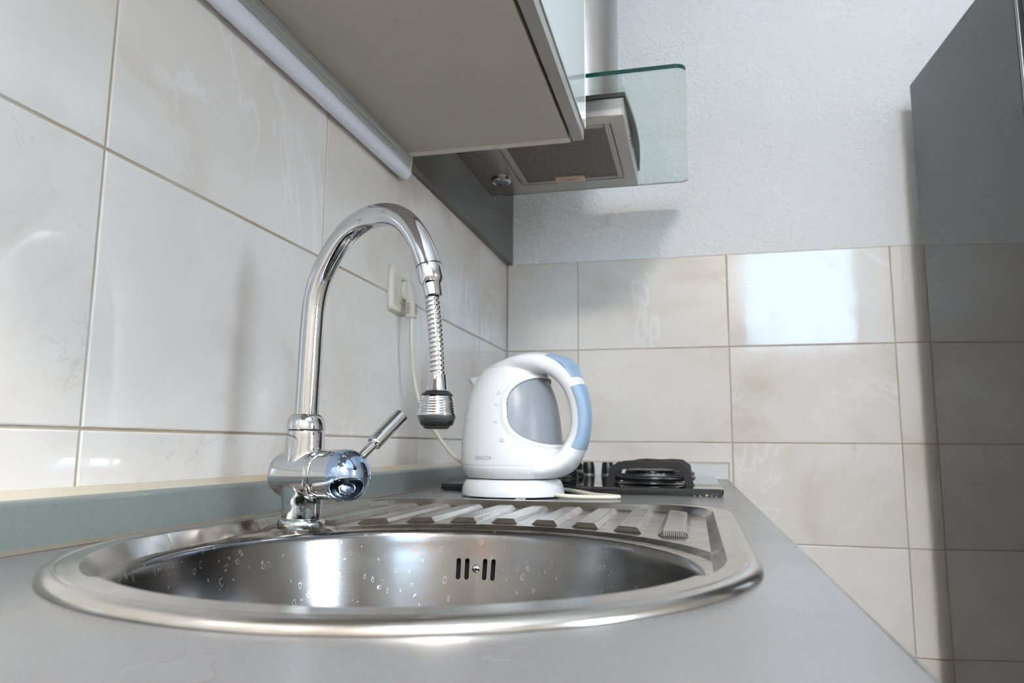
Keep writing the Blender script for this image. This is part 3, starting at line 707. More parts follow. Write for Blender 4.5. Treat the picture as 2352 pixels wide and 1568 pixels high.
def fuse():
    a = kettle_shell(); b = raw_obj(vs, fs)
    md = a.modifiers.new('u', 'BOOLEAN'); md.operation = 'UNION'; md.object = b; md.solver = 'EXACT'
    rm = a.modifiers.new('r', 'REMESH'); rm.mode = 'VOXEL'; rm.voxel_size = 0.00135; rm.use_smooth_shade = True
    sm = a.modifiers.new('s', 'SMOOTH'); sm.iterations = 45; sm.factor = 0.7
    bpy.context.view_layer.update(); me = bpy.data.meshes.new_from_object(a.evaluated_get(bpy.context.evaluated_depsgraph_get()))
    bpy.data.objects.remove(a); bpy.data.objects.remove(b)
    nv = len(me.vertices); co = np.empty(nv*3, np.float32); me.vertices.foreach_get('co', co); co = co.reshape(-1, 3).astype(float)
    r = np.hypot(co[:,0], co[:,1]); th = np.arctan2(co[:,1], co[:,0]); z = co[:,2]+KZ
    onbody = (r < kr(z)+0.006)
    f = patch_f(th, z); dr = np.where(onbody, -0.0040*sstep(0.0, 0.03, f) + 0.0016*np.exp(-((f+0.035)/0.05)**2), 0)
    dr = dr - 0.0007*np.exp(-((z-0.0500)/0.0008)**2)*onbody
    co[:,0] += dr*np.cos(th); co[:,1] += dr*np.sin(th)
    co[:,2] = np.maximum(co[:,2], 0.0005)
    me.vertices.foreach_set('co', co.ravel().astype(np.float32))
    npoly = len(me.polygons); pc = np.empty(npoly*3, np.float32); me.polygons.foreach_get('center', pc); pc = pc.reshape(-1, 3)
    pr = np.hypot(pc[:,0], pc[:,1]); pth = np.arctan2(pc[:,1], pc[:,0]); pz = pc[:,2]+KZ
    isjug = (patch_f(pth, pz) > 0.012) & (pr < kr(pz)+0.0015)
    ish = (pr > kr(pz)+0.0045) & (np.abs(pth) < 1.3) & (pc[:,0] > 0.03)
    # smooth vertex normals of the whole casting keep the join between body and handle invisible
    vn = np.empty(nv*3, np.float32); me.vertices.foreach_get('normal', vn); vn = vn.reshape(-1, 3)
    polys = [tuple(p.vertices) for p in me.polygons]; out = []
    for nm, sel, ms, par in (('body', ~ish, [M_WHITE, M_JUG], ket), ('handle', ish, [M_WHITE], ket)):
        ids = np.nonzero(sel)[0]; used = sorted(set(v for i in ids for v in polys[i])); mp = {v: q for q, v in enumerate(used)}
        m2 = meshdata(nm, co[used], [tuple(mp[v] for v in polys[i]) for i in ids], [int(isjug[i]) for i in ids] if nm == 'body' else None)
        m2.polygons.foreach_set('use_smooth', [True]*len(m2.polygons)); m2.normals_split_custom_set_from_vertices([tuple(vn[v]) for v in used])
        out.append(link(nm, m2, ms, par))
    bpy.data.meshes.remove(me); return out
kbody, handle = fuse()
def strip_on_handle(name, i0, i1, k0, k1, lift, m, parent, shape=None):
    """a shell lying on the outside of the handle between two stations"""
    vs, fs = [], []; cols = k1-k0+1
    for lay in (lift, -0.0015):
        for i in range(i0, i1+1):
            ring, c, nr_ = handle_ring(i, n)
            u_ = (i-i0)/(i1-i0)
            for k in range(k0, k1+1):
                v = ring[k % n]; s = 1.0 if shape is None else shape(u_, (k-k0)/(k1-k0))
                vs.append(c + (v-c)*1.0 + (v-c).normalized()*(lay if lay < 0 else lift*s))
    rows_ = i1-i0+1; o2 = rows_*cols
    g = lambda l, i, k: l*o2 + i*cols + k
    for i in range(rows_-1):
        for k in range(cols-1):
            fs.append((g(0,i,k), g(0,i,k+1), g(0,i+1,k+1), g(0,i+1,k))); fs.append((g(1,i,k), g(1,i+1,k), g(1,i+1,k+1), g(1,i,k+1)))
    for i in range(rows_-1):
        for k in (0, cols-1): fs.append((g(0,i,k), g(0,i+1,k), g(1,i+1,k), g(1,i,k)))
    for k in range(cols-1):
        for i in (0, rows_-1): fs.append((g(0,i,k), g(0,i,k+1), g(1,i,k+1), g(1,i,k)))
    bm = bmesh.new(); bv = [bm.verts.new(v) for v in vs]
    for f in fs: bm.faces.new([bv[q] for q in f])
    return frombm(name, bm, m, parent, True, 50)
st = lambda z0: min(range(30, len(hp)), key=lambda i: abs(hp[i][1]-z0))
tag(strip_on_handle('grip', st(0.172), st(0.083), 1, 23, 0.0012, M_BLUE, handle), 'pale blue grip strip along the outside of the handle')
i0 = min(range(len(hp)), key=lambda i: abs(hp[i][0]-0.073) + (0 if hp[i][1] > 0.15 else 1)); i1 = st(0.182)
tag(strip_on_handle('switch', i0, i1, 5, 19, 0.0050, M_BLUE, handle, lambda u_, v: (0.25 + 1.0*sstep(0.0, 0.55, u_))*(1 if u_ < 0.62 else max(0.12, 1-(u_-0.62)*5))*math.sin(pi*min(1, max(0, v)))**0.35), 'pale blue rocker switch at the top of the handle')
# lid with its seam, resting in the crown of the body
lidp = [(0.0470, 0.2085), (0.0475, 0.2098), (0.0400, 0.2150), (0.0300, 0.2195), (0.0180, 0.2228), (0.0060, 0.2242), (0.0003, 0.2244)]
lathe('lid', [(r, z-KZ-0.0004) for r, z in lidp], M_WHITE, ket, 96, Matrix.Identity(4), 60)
# pouring spout
sv = []
for (u_, w, z) in ((-0.058, 0.020, 0.2000), (-0.078, 0.012, 0.1985), (-0.0885, 0.003, 0.1975)): sv.append((u_, w, z))
bm = bmesh.new(); R0 = []
for (u_, w, zt, zb) in ((-0.055, 0.021, 0.2010, 0.160), (-0.070, 0.0165, 0.1995, 0.160), (-0.081, 0.009, 0.1980, 0.170), (-0.0885, 0.0022, 0.1968, 0.1915)):
    ring_ = []
    for q in range(16):
        a = 2*pi*q/16; yy = w*math.cos(a); zz = (zt+zb)/2 + (zt-zb)/2*math.sin(a); ring_.append(bm.verts.new((u_ + (0.010*(1-math.sin(a))/2 if zb < 0.19 else 0), yy, zz-KZ)))
    R0.append(ring_)
for a, b in zip(R0[:-1], R0[1:]):
    for q in range(16): bm.faces.new((a[q], a[(q+1) % 16], b[(q+1) % 16], b[q]))
bm.faces.new(R0[0][::-1]); bm.faces.new(R0[-1])
frombm('spout', bm, M_WHITE, ket, True, 60)
def text_on_body(name, body, cx, cz, width, height, parent, lift=0.0005, spacing=1.0):
    cu = bpy.data.curves.new(name, 'FONT'); cu.body = body; cu.align_x = 'CENTER'; cu.align_y = 'CENTER'; cu.resolution_u = 3; cu.space_line = 0.85
    o = bpy.data.objects.new(name, cu); COL.objects.link(o); bpy.context.view_layer.update()
    me = bpy.data.meshes.new_from_object(o.evaluated_get(bpy.context.evaluated_depsgraph_get())); bpy.data.objects.remove(o)
    bm = bmesh.new(); bm.from_mesh(me)
    xs = [v.co.x for v in bm.verts]; ys = [v.co.y for v in bm.verts]; sx = width/(max(xs)-min(xs)); sy = height/(max(ys)-min(ys)); mx = (max(xs)+min(xs))/2; my = (max(ys)+min(ys))/2
    for v in bm.verts:
        z = cz + (v.co.y-my)*sy; r = float(kr(z)) + lift; a = cx + (v.co.x-mx)*sx/r
        v.co = Vector((r*math.cos(a), r*math.sin(a), z-KZ))
    bm.to_mesh(me); bm.free(); me.materials.clear(); return link(name, me, M_TXT, parent)
CAZ = math.atan2(-1.19638, 0.29036)           # direction from the kettle towards the room corner where the picture is taken
vaz = math.atan2(-1.99838-KY, 0.50636-KX) - HAZ
def az(dx): return vaz + math.asin(dx/118.0)
text_on_body('brand_lettering', 'SENCOR', az(-65), 0.0625, 0.0315, 0.0060, kbody)
for (dx, z, tx, w, h) in ((-38, 0.1640, '1.8L\nMAX', 0.0068, 0.0062), (-43, 0.1455, '1.5L', 0.0068, 0.0040), (-41, 0.1180, '1.0L', 0.0068, 0.0042), (-25, 0.0895, '0.5L\nMIN', 0.0072, 0.0066)):
    text_on_body('level_marking', tx, az(dx), z, w, h, kbody)
    # short tick beside the number
    r0 = float(kr(z)) + 0.0006; a0 = az(dx) + 0.0045/r0; bm = bmesh.new()
    q = [bm.verts.new((r0*math.cos(a0+e/r0), r0*math.sin(a0+e/r0), z-0.0012+f-KZ)) for e, f in ((0,0), (0.0028,0), (0.0028,0.0004), (0,0.0004))]
    bm.faces.new(q); frombm('level_tick', bm, M_TXT, kbody)
lathe('base_rivet', [(0.0030, -0.001), (0.0030, 0.0006), (0.0018, 0.0012), (0.0002, 0.0012)], M_WHITE, kbody, 24,
      Zto((math.cos(vaz+0.30), math.sin(vaz+0.30), -0.35), (0.0815*math.cos(vaz+0.30), 0.0815*math.sin(vaz+0.30), 0.0405-KZ)))

# ------------------------------------------------------------------ wall socket, plug and cord
so = thing('wall_socket', (0.0, -0.8010, 0.3520), 'ivory wall socket with plugged-in cord on the left tiled wall', 'socket')
bm = bmesh.new()
def yzplate(pts, x0, x1, bm, mi=0):
    a = [bm.verts.new((x0, p, q)) for p, q in pts]; b = [bm.verts.new((x1, p, q)) for p, q in pts]
    n_ = len(pts); bm.faces.new(a[::-1]); bm.faces.new(b)
    for i in range(n_): bm.faces.new((a[i], a[(i+1) % n_], b[(i+1) % n_], b[i]))
    return a, b
def plate_loft(name, layers, m, parent, hole=None):
    bm = bmesh.new(); rings = []
    for (hw, hh, r, x) in layers: rings.append([bm.verts.new((x, p, q)) for p, q in rrect(-hw, -hh, hw, hh, r, 8)])
    n_ = len(rings[0])
    for a, b in zip(rings[:-1], rings[1:]):
        for i in range(n_): bm.faces.new((a[i], a[(i+1) % n_], b[(i+1) % n_], b[i]))
    bm.faces.new(rings[0][::-1])
    if hole:
        hr, hx0 = hole; # round recess
        hv = [bm.verts.new((layers[-1][3], hr*math.cos(2*pi*i/n_+pi/4*0), hr*math.sin(2*pi*i/n_))) for i in range(n_)]
        for i in range(n_): bm.faces.new((rings[-1][i], rings[-1][(i+1) % n_], hv[(i+1) % n_], hv[i]))
        hb = [bm.verts.new((hx0, v.co.y*0.98, v.co.z*0.98)) for v in hv]
        for i in range(n_): bm.faces.new((hv[i], hv[(i+1) % n_], hb[(i+1) % n_], hb[i]))
        bm.faces.new(hb)
    else: bm.faces.new(rings[-1])
    return frombm(name, bm, m, parent, True, 35)
plate_loft('plate', [(0.041, 0.041, 0.010, 0.0004), (0.041, 0.041, 0.010, 0.004), (0.0385, 0.0385, 0.010, 0.0085), (0.034, 0.034, 0.012, 0.0105), (0.031, 0.031, 0.013, 0.0105), (0.0300, 0.0300, 0.013, 0.0098)], M_SOCK, so)
lathe('socket_ring', [(0.0230, 0.0), (0.0230, 0.0135), (0.0222, 0.0142), (0.0200, 0.0142), (0.0196, 0.0135), (0.0193, 0.0), ], M_SOCK, so, 64, Zto((1,0,0), (0.0,0,0)))
# plug (part of the kettle base's cord)
def Kl(p): return (p[0]-KX, p[1]-KY, p[2])
pl = lathe('plug', [(0.0180, 0.002), (0.0185, 0.0150), (0.0182, 0.0205), (0.0165, 0.0230), (0.0002, 0.0235)], M_PLUG, kb, 64, Matrix.Translation(Kl((0, -0.8010, 0.3520))) @ Zto((1,0,0)))
bm = bmesh.new(); addbox(bm, (0.0200, -0.0085, -0.0500), (0.0385, 0.0085, 0.0140), 0.0032, 3, 0, Matrix.Translation(Kl((0, -0.8010, 0.3520)))); 
for v in bm.verts:
    if v.co.z > 0.352: v.co.x -= (v.co.z-0.352)*0.9 if v.co.x+KX > 0.03 else 0
frombm('plug_body', bm, M_PLUG, pl, True, 50)
bm = bmesh.new()
for k in range(5):
    z = 0.352-0.0260-0.0040*k
    addbox(bm, (0.0230-KX, -0.8100-KY, z-0.0006), (0.0300-KX, -0.8091-KY, z+0.0006), 0, 1, 0); addbox(bm, (0.0381-KX, -0.8060-KY, z-0.0006), (0.0389-KX, -0.7965-KY, z+0.0006), 0, 1, 0)
frombm('strain_relief_slots', bm, M_SLOT, pl)
cp = [(0.0300,-0.8010,0.3050),(0.0300,-0.8010,0.2800),(0.0305,-0.7990,0.2450),(0.0330,-0.7930,0.2050),(0.0420,-0.7820,0.1550),(0.0600,-0.7680,0.1150),(0.0900,-0.7400,0.0650),(0.1300,-0.7180,0.0340),(0.1700,-0.7100,0.0120),(0.2300,-0.7095,0.0050),(0.2800,-0.7220,0.0080),(0.3150,-0.7450,0.0060),(0.3450,-0.7700,0.0034),(0.3700,-0.7890,0.0034),(0.3880,-0.8050,0.0034),(0.3860,-0.8180,0.0034),(0.3650,-0.8280,0.0034),(0.3350,-0.8370,0.0038),(0.3100,-0.8420,0.0048),(0.2920,-0.8380,0.0060),(0.2700,-0.8270,0.0080)]
CP = [Kl(tuple(p)) for p in catmull(cp, 8)]
tube('cord', CP, 0.0032, M_CORD, kb, 16)

# ------------------------------------------------------------------ gas hob
HX0, HX1, HY0, HY1 = 0.055, 0.552, -0.700, -0.118
hob = thing('gas_hob', ((HX0+HX1)/2, (HY0+HY1)/2, 0), 'black glass gas hob on the worktop beyond the white kettle', 'hob')
HC = Vector(((HX0+HX1)/2, (HY0+HY1)/2, 0))
bm = bmesh.new()
loops = []
for (ins, z, r) in ((0.004, 0.0002, 0.004), (0.004, 0.0014, 0.004), (0.0, 0.0020, 0.006), (-0.0008, 0.0065, 0.006), (-0.0002, 0.0120, 0.006), (0.0003, 0.0125, 0.006)):
    loops.append([bm.verts.new((p-HC.x, q-HC.y, z)) for p, q in rrect(HX0+ins, HY0+ins, HX1-ins, HY1-ins, r, 5)])
for a, b in zip(loops[:-1], loops[1:]):
    for i in range(len(a)): bm.faces.new((a[i], a[(i+1) % len(a)], b[(i+1) % len(a)], b[i]))
bm.faces.new(loops[-1]); bm.faces.new(loops[0][::-1])
frombm('glass_plate', bm, M_HOB, hob, True, 25)
GT = 0.0125
def burner(cx, cy, s):
    A_ = Matrix.Translation((cx-HC.x, cy-HC.y, 0))
    b_ = lathe('burner', [(0.052*s, GT), (0.055*s, GT+0.001), (0.053*s, GT+0.003), (0.045*s, GT+0.004), (0.043*s, GT+0.008), (0.030*s, GT+0.009), (0.0002, GT+0.009)], M_IRON, hob, 64, A_)
    lathe('burner_ring', [(0.038*s, GT+0.0085), (0.0395*s, GT+0.0095), (0.0400*s, GT+0.0205), (0.0385*s, GT+0.0215), (0.030*s, GT+0.0215)], M_BRUSH, b_, 64, A_)
    bmm = bmesh.new()
    for k in range(28):
        a = 2*pi*k/28; addbox(bmm, (0.0378*s, -0.0009, GT+0.0185), (0.0404*s, 0.0009, GT+0.0220), 0, 1, 0, A_ @ Matrix.Rotation(a, 4, 'Z'))
    frombm('flame_slots', bmm, M_HOLE, b_)
    lathe('burner_cap', [(0.030*s, GT+0.0214), (0.0405*s, GT+0.0216), (0.0410*s, GT+0.0230), (0.0400*s, GT+0.0262), (0.034*s, GT+0.0282), (0.0002, GT+0.0288)], M_IRON, b_, 64, A_)
def grate(cx, cy, s):
    """pan support: a round base ring carrying two arched bars"""
    bmm = bmesh.new(); vs, fs = [], []
    R_g = 0.074*s; pts_ = [(cx-HC.x+R_g*math.cos(a), cy-HC.y+R_g*math.sin(a), GT+0.0125) for a in np.linspace(0, 2*pi, 65)]
    v_, f_ = tube_data(pts_, 0.0045, 12); bv_ = [bmm.verts.new(v) for v in v_]
    for f in f_: 
        try: bmm.faces.new([bv_[i] for i in f])
        except ValueError: pass
    def arch(y_, half, th):
        # outline of the arch in the x-z plane, thickness th along y
        H_ = 0.0430
        o_ = [(-half-0.008, GT+0.0003), (-half-0.003, GT+0.030), (-half+0.004, H_+GT-0.008), (-half+0.013, H_+GT-0.0015), (-half*0.45, H_+GT), (0, H_+GT-0.0015), (half*0.45, H_+GT), (half-0.013, H_+GT-0.0015), (half-0.004, H_+GT-0.008), (half+0.003, GT+0.030), (half+0.008, GT+0.0003)]
        i_ = [(half-0.005, GT+0.0003), (half-0.010, GT+0.024), (half-0.018, GT+H_-0.0165), (half*0.45, GT+H_-0.0125), (0, GT+H_-0.0115), (-half*0.45, GT+H_-0.0125), (-half+0.018, GT+H_-0.0165), (-half+0.010, GT+0.024), (-half+0.005, GT+0.0003)]
        loop = o_ + i_; a_ = [bmm.verts.new((cx-HC.x+p, cy-HC.y+y_-th/2, q)) for p, q in loop]; b_ = [bmm.verts.new((cx-HC.x+p, cy-HC.y+y_+th/2, q)) for p, q in loop]
        m_ = len(loop)
        for i in range(m_): bmm.faces.new((a_[i], a_[(i+1) % m_], b_[(i+1) % m_], b_[i]))
        pairs = [(0,19),(1,18),(2,17),(3,17),(4,16),(5,15),(6,14),(7,13),(8,13),(9,12),(10,11)]
        for (p, q), (r_, t_) in zip(pairs[:-1], pairs[1:]):
            for vv, fl in ((a_, 1), (b_, 0)):
                f = [vv[p], vv[r_], vv[t_], vv[q]]; f = list(dict.fromkeys(f))
                bmm.faces.new(f if fl else f[::-1])
    arch(-0.050*s, 0.066*s, 0.010); arch(0.050*s, 0.066*s, 0.010)
    return frombm('pan_support', bmm, M_IRON, hob, True, 40)
for (cx, cy, s) in ((0.426, -0.560, 1.05), (0.432, -0.345, 0.95), (0.175, -0.560, 0.95), (0.190, -0.345, 0.95)):
    burner(cx, cy, s*1.12); grate(cx, cy, s)
for kx in (0.175, 0.2130, 0.2530, 0.3000):
    kn = lathe('control_knob', [(0.0170, GT+0.0002), (0.0172, GT+0.0015), (0.0165, GT+0.0028), (0.0150, GT+0.0030)], M_BRUSH, hob, 48, Matrix.Translation((kx-HC.x, -0.170-HC.y, 0)))
    lathe('knob_grip', [(0.0158, GT+0.0030), (0.0150, GT+0.0160), (0.0135, GT+0.0290), (0.0125, GT+0.0310), (0.0002, GT+0.0315)], M_KNOB, kn, 48, Matrix.Translation((kx-HC.x, -0.170-HC.y, 0)))
random.seed(4)
crumb_labels = ['tan bread crumb at the hob front edge, largest of the crumbs', 'small pale crumb left of the largest one by the hob', 'tiny crumb farthest left in the row by the hob', 'tiny pale crumb right of the largest one by the hob', 'tiny crumb farthest right near the hob corner']
for (x, r, lb) in ((0.5245, 0.0021, crumb_labels[0]), (0.5140, 0.0013, crumb_labels[1]), (0.5050, 0.0010, crumb_labels[2]), (0.5325, 0.0012, crumb_labels[3]), (0.5400, 0.0010, crumb_labels[4])):
    bm = bmesh.new(); bmesh.ops.create_icosphere(bm, subdivisions=2, radius=r)
    for v in bm.verts: v.co *= random.uniform(0.75, 1.15); v.co.z *= 0.8
    zmin = min(v.co.z for v in bm.verts)
    o = frombm('crumb', bm, M_CRUMB); o.location = (x, -0.7035+0.0*r-0.002, -zmin+0.0002); tag(o, lb, 'crumb', 'crumbs along the hob edge')

# ------------------------------------------------------------------ wall cabinet
CZ, CY1, CY0, CX = 0.5945, -0.8150, -1.9150, 0.3145
cab = thing('wall_cabinet', (0.0, CY1, CZ), 'grey wall cabinet with glass-faced door above the sink', 'cabinet')
def CB(name, lo, hi, m, parent=cab, bev=0.0008): return box(name, (lo[0], lo[1]-CY1, lo[2]-CZ), (hi[0], hi[1]-CY1, hi[2]-CZ), m, parent, bev)
CB('bottom_panel', (0.0015, CY0+0.016, CZ), (CX, CY1-0.0165, CZ+0.016), M_CAB)
CB('side_panel', (0.0015, CY1-0.016, CZ-0.0012), (CX+0.001, CY1, CZ+0.72), M_CABEDGE); CB('side_panel', (0.0015, CY0, CZ-0.0004), (CX+0.001, CY0+0.016, CZ+0.72), M_CABEDGE)
CB('top_panel', (0.0015, CY0+0.016, CZ+0.704), (CX, CY1-0.0165, CZ+0.72), M_CAB)
CB('back_panel', (0.0015, CY0+0.016, CZ+0.0165), (0.006, CY1-0.0165, CZ+0.703), M_CAB)
dr = CB('door', (CX+0.0050, CY0+0.002, CZ+0.0005), (CX+0.0235, CY1-0.001, CZ+0.718), M_DOORFR)
CB('glass_face', (CX+0.0236, CY0+0.004, CZ+0.022), (CX+0.0262, CY1-0.0015, CZ+0.717), M_DOORGL, dr)
CB('glass_edge_trim', (CX+0.0236, CY1-0.0013, CZ+0.022), (CX+0.0266, CY1+0.0006, CZ+0.717), M_GLEDGE, dr, 0.0004)
CB('hinge_strip', (CX-0.004, CY1-0.012, CZ+0.05), (CX+0.0052, CY1-0.004, CZ+0.09), M_HOLE)

# ------------------------------------------------------------------ under-cabinet strip lamp
LY1, LY0 = -0.8120, -1.7600
lamp = thing('strip_lamp', (0.0, LY1, CZ), 'unlit white strip lamp fixed under the wall cabinet along the tiles', 'lamp')
def LP(name, pts, m, y0=LY0, y1=LY1-0.003, parent=lamp, ang=30):
    return prism(name, [(x, y0-LY1, z-CZ) for x, z in pts], (0, y1-y0, 0), m, parent, angle=ang)
LP('housing', [(0.0030, CZ-0.0008), (0.0275, CZ-0.0008), (0.0272, CZ-0.0085), (0.0258, CZ-0.0105), (0.0258, CZ-0.0125), (0.0270, CZ-0.0145), (0.0262, CZ-0.0190), (0.0240, CZ-0.0215), (0.0060, CZ-0.0215), (0.0030, CZ-0.0100)], M_HOUS)
dif = [(0.0060, CZ-0.0218), (0.0240, CZ-0.0218)] + [(0.0140+0.0122*math.cos(a), CZ-0.0290+0.0135*math.sin(a)) for a in np.linspace(0.35, -pi-0.35+0.0, 20)]
LP('diffuser', dif, M_DIFF, ang=60)
LP('end_cap', [(0.0028, CZ-0.0006), (0.0280, CZ-0.0006), (0.0276, CZ-0.0090), (0.0266, CZ-0.0150), (0.0262, CZ-0.0205)] + [(0.0140+0.0128*math.cos(a), CZ-0.0290+0.0141*math.sin(a)) for a in np.linspace(0.35, -pi-0.35, 20)], M_ENDC, LY1-0.0028, LY1)
lathe('fixing_screw', [(0.0016, -0.001), (0.0016, 0.0006), (0.0002, 0.0009)], M_BRUSH, lamp, 16, Zto((1,0,0), (0.0275, -0.045, -0.004)))

# ------------------------------------------------------------------ dark panel behind the hood
pn = thing('wall_panel', (0.0, CY1+0.001, tt), 'dark grey laminate panel on the left wall under the extractor hood', 'panel')
box('board', (0.0006, 0, 0.001), (0.0165, -(CY1+0.001)-0.0015, 0.92), M_PANEL, pn, 0.0006)
box('edge_band', (0.0006, 0.0, 0.0003), (0.0166, -(CY1+0.001)-0.0015, 0.0014), M_PEDGE, pn, 0.0)
lathe('fixing_screw', [(0.003, -0.001), (0.003, 0.0008), (0.001, 0.0018), (0.0002, 0.0019)], M_BRUSH, pn, 20, Zto((1,0,0), (0.0165, -0.21-(CY1+0.001), 0.722-tt)))

# ------------------------------------------------------------------ extractor hood
HD = dict(zg=0.7600, zb=0.7150, x0=0.0175, x1=0.3890, y0=-0.6420, y1=-0.2460)
hood = thing('extractor_hood', (0.0175, -0.444, 0.715), 'steel extractor hood with green glass canopy and round duct above the hob', 'hood')
ho = Vector((0.0175, -0.444, 0.715))
def HB(name, lo, hi, m, parent=hood, bev=0.0008, seg=2): return box(name, tuple(a-b for a, b in zip(lo, ho)), tuple(a-b for a, b in zip(hi, ho)), m, parent, bev, seg)
x0, x1, y0, y1, zb, zg = HD['x0'], HD['x1'], HD['y0'], HD['y1'], HD['zb'], HD['zg']
FX0, FX1, FY0, FY1 = 0.1130, 0.3620, -0.6080, -0.3020   # filter opening
bm = bmesh.new()
for (a, b, c, d) in ((x0, FX0, y0, y1), (FX1, x1, y0, y1), (FX0, FX1, y0, FY0), (FX0, FX1, FY1, y1)):
    addbox(bm, (a-ho.x, c-ho.y, 0), (b-ho.x, d-ho.y, 0.0012))
frombm('underside', bm, M_GRIME, hood)
bm = bmesh.new()
addbox(bm, (x0-ho.x, y0-ho.y, 0.0012), (x1-ho.x, y0-ho.y+0.0015, 0.0360)); addbox(bm, (x0-ho.x, y1-ho.y-0.0015, 0.0012), (x1-ho.x, y1-ho.y, 0.0360))
addbox(bm, (x0-ho.x, y0-ho.y+0.0015, 0.0012), (x0-ho.x+0.0015, y1-ho.y-0.0015, 0.0360)); addbox(bm, (x0-ho.x, y0-ho.y, 0.0350), (x1-ho.x, y1-ho.y, 0.0365))
frombm('casing', bm, M_HOOD, hood)
ff = HB('fascia', (x1-0.0016, y0, zb+0.0002), (x1+0.0012, y1, zb+0.0355), M_UPEND, hood, 0.0004)
for k in range(4):
    lathe('button', [(0.0026, -0.0005), (0.0026, 0.0012), (0.0020, 0.0018), (0.0002, 0.0018)], M_HDARK, ff, 20, Zto((1,0,0), (x1+0.0012-ho.x, -0.492+0.019*k-ho.y, 0.020)))
# dark trim plate under the glass with a bowed front edge
tp = [(x0, y0-0.004)] + [(x1+0.005+0.011*math.sin(pi*t), y0-0.004+(y1-y0+0.008)*t) for t in np.linspace(0, 1, 24)] + [(x0, y1+0.004)]
prism('trim_plate', [(p-ho.x, q-ho.y, 0.0366) for p, q in tp], (0, 0, 0.0082), M_HDARK, hood, 0.0008, True, 40)
GY0, GY1, GX1 = -0.7150, -0.1150, 0.5090
gl = [(p-ho.x, q-ho.y, zg-ho.z) for p, q in rrect(0.0185, GY0, GX1, GY1, [0.020, 0.002, 0.002, 0.020], 8)]
glo = prism('glass_canopy', gl, (0, 0, 0.0085), M_GLASS, hood, 0.0, False, 35)
glo.data.materials.append(M_GREEN)
for p in glo.data.polygons:
    if abs(p.normal.z) < 0.4: p.material_index = 1
DX, DY, DR = 0.2800, -0.4700, 0.0850
lathe('duct', [(DR-0.001, 0.0515), (DR, 0.0515), (DR, 0.93), (DR-0.001, 0.93)], M_HOOD, hood, 96, Matrix.Translation((DX-ho.x, DY-ho.y, 0)), 35, False, False)
# filter and its frame
bm = bmesh.new(); w = 0.016
for (a, b, c, d) in ((FX0, FX0+w, FY0, FY1), (FX1-w, FX1, FY0, FY1), (FX0+w, FX1-w, FY0, FY0+w), (FX0+w, FX1-w, FY1-w, FY1)):
    addbox(bm, (a-ho.x+0.002, c-ho.y+0.002, 0.0004), (b-ho.x-0.002 if b == FX1 else b-ho.x, d-ho.y-0.002 if d == FY1 else d-ho.y, 0.004))
fl = frombm('grease_filter', bm, M_HFR, hood)
HB('mesh', (FX0+w-0.001, FY0+w-0.001, zb+0.0022), (FX1-w+0.001, FY1-w+0.001, zb+0.0034), M_FILT, fl, 0)
HB('shadow_gap', (FX0, FY0, zb+0.0042), (FX1, FY1, zb+0.0050), M_HOLE, fl, 0)
fh = HB('filter_handle', (0.200, FY1-0.036, zb-0.0028), (0.270, FY1-0.006, zb+0.0020), M_CREAM, fl, 0.002, 3)
HB('finger_slot', (0.218, FY1-0.026, zb-0.0032), (0.252, FY1-0.018, zb-0.0024), mat('tan_recess', (0.36,0.25,0.14), 0.5), fh, 0.0003)
def hood_spot(x, y):
    s_ = lathe('spotlight', [(0.0230, -0.0002), (0.0245, -0.0010), (0.0245, -0.0040), (0.0225, -0.0060), (0.0190, -0.0066), (0.0178, -0.0055)], M_CHROME, hood, 48, Matrix.Translation((x-ho.x, y-ho.y, 0)), 35, True, False)
    lathe('lens', [(0.0179, -0.0030), (0.0179, -0.0050), (0.0120, -0.0062), (0.0002, -0.0066)], M_LENS, s_, 40, Matrix.Translation((x-ho.x, y-ho.y, 0)))
hood_spot(0.070, -0.350); hood_spot(0.070, -0.560)

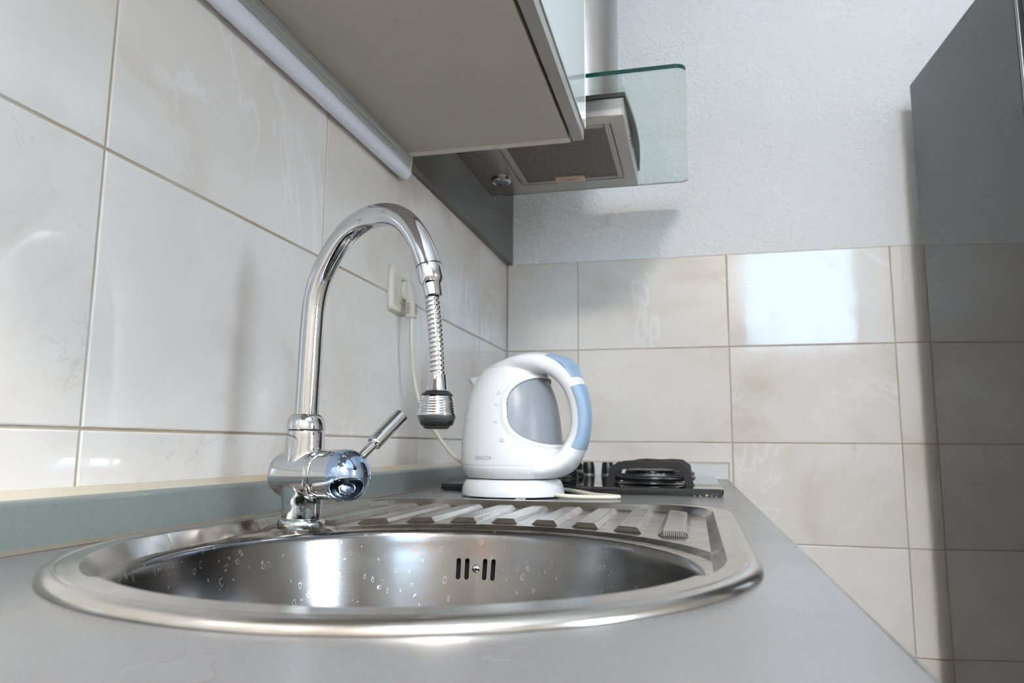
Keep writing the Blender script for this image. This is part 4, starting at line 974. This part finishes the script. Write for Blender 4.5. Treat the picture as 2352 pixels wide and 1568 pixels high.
# ------------------------------------------------------------------ fridge
EX, EY = 1.0496, -0.0896; FA = math.atan2(0.075, 0.997)
fr = thing('fridge', (EX, EY, -0.9), 'tall glossy dark grey fridge at the right edge reflecting the tiles', 'fridge', FA)
FH = 0.9 + 0.9755
box('cabinet', (0, -0.500, 0.012), (0.595, 0, FH), M_FRIDGE, fr, 0.0015)
box('front_lip', (0.0, -0.5090, 0.05), (0.595, -0.5005, FH-0.004), M_FRLIP, fr, 0.002)
box('door_seal', (0.010, -0.5240, 0.06), (0.585, -0.5092, FH-0.01), M_BLACK, fr, 0.003)
dd = box('door', (0.0, -0.5850, 0.62), (0.595, -0.5242, FH), M_FRIDGE, fr, 0.006, 4); d2 = box('door', (0.0, -0.5850, 0.05), (0.595, -0.5242, 0.612), M_FRIDGE, fr, 0.006, 4)
for (d_, z0_, z1_) in ((dd, 0.72, 1.15), (d2, 0.30, 0.56)): box('handle', (0.555, -0.62, z0_), (0.575, -0.5852, z1_), M_FRLIP, d_, 0.005, 3)
for sx in (0.05, 0.545):
    for sy in (-0.45, -0.05): lathe('foot', [(0.02, 0.0), (0.02, 0.012), (0.012, 0.0121)], M_BLACK, fr, 20, Matrix.Translation((sx, sy, 0)))

# ------------------------------------------------------------------ base units carrying the worktop
def base_unit(y0_, y1_, label):
    t_ = thing('base_cabinet', (0, y0_, -0.9), label, 'cabinet'); zt_ = 0.9-WT-0.0005; w_ = y1_-y0_
    for a in (0.0005, w_-0.0165): box('side_panel', (0.002, a, 0.10), (0.552, a+0.016, zt_), M_BASEC, t_, 0.0005)
    box('bottom_panel', (0.002, 0.017, 0.10), (0.552, w_-0.017, 0.116), M_BASEC, t_, 0.0005)
    box('plinth', (0.50, 0.001, 0.0), (0.516, w_-0.001, 0.099), M_BASEC, t_, 0.0005)
    box('plinth', (0.03, 0.001, 0.0), (0.046, w_-0.001, 0.099), M_BASEC, t_, 0.0005)
    d_ = box('door', (0.5535, 0.002, 0.105), (0.571, w_-0.002, zt_-0.006), M_CAB, t_, 0.0012)
    box('handle', (0.5712, 0.04, zt_-0.07), (0.585, 0.056, zt_-0.06+0.02), M_FRLIP, d_, 0.002)
base_unit(-0.82, -0.003, 'grey base cabinet below the gas hob'); base_unit(-1.82, -0.825, 'grey base cabinet below the steel sink'); base_unit(-2.44, -1.825, 'grey base cabinet below the near end of the worktop')
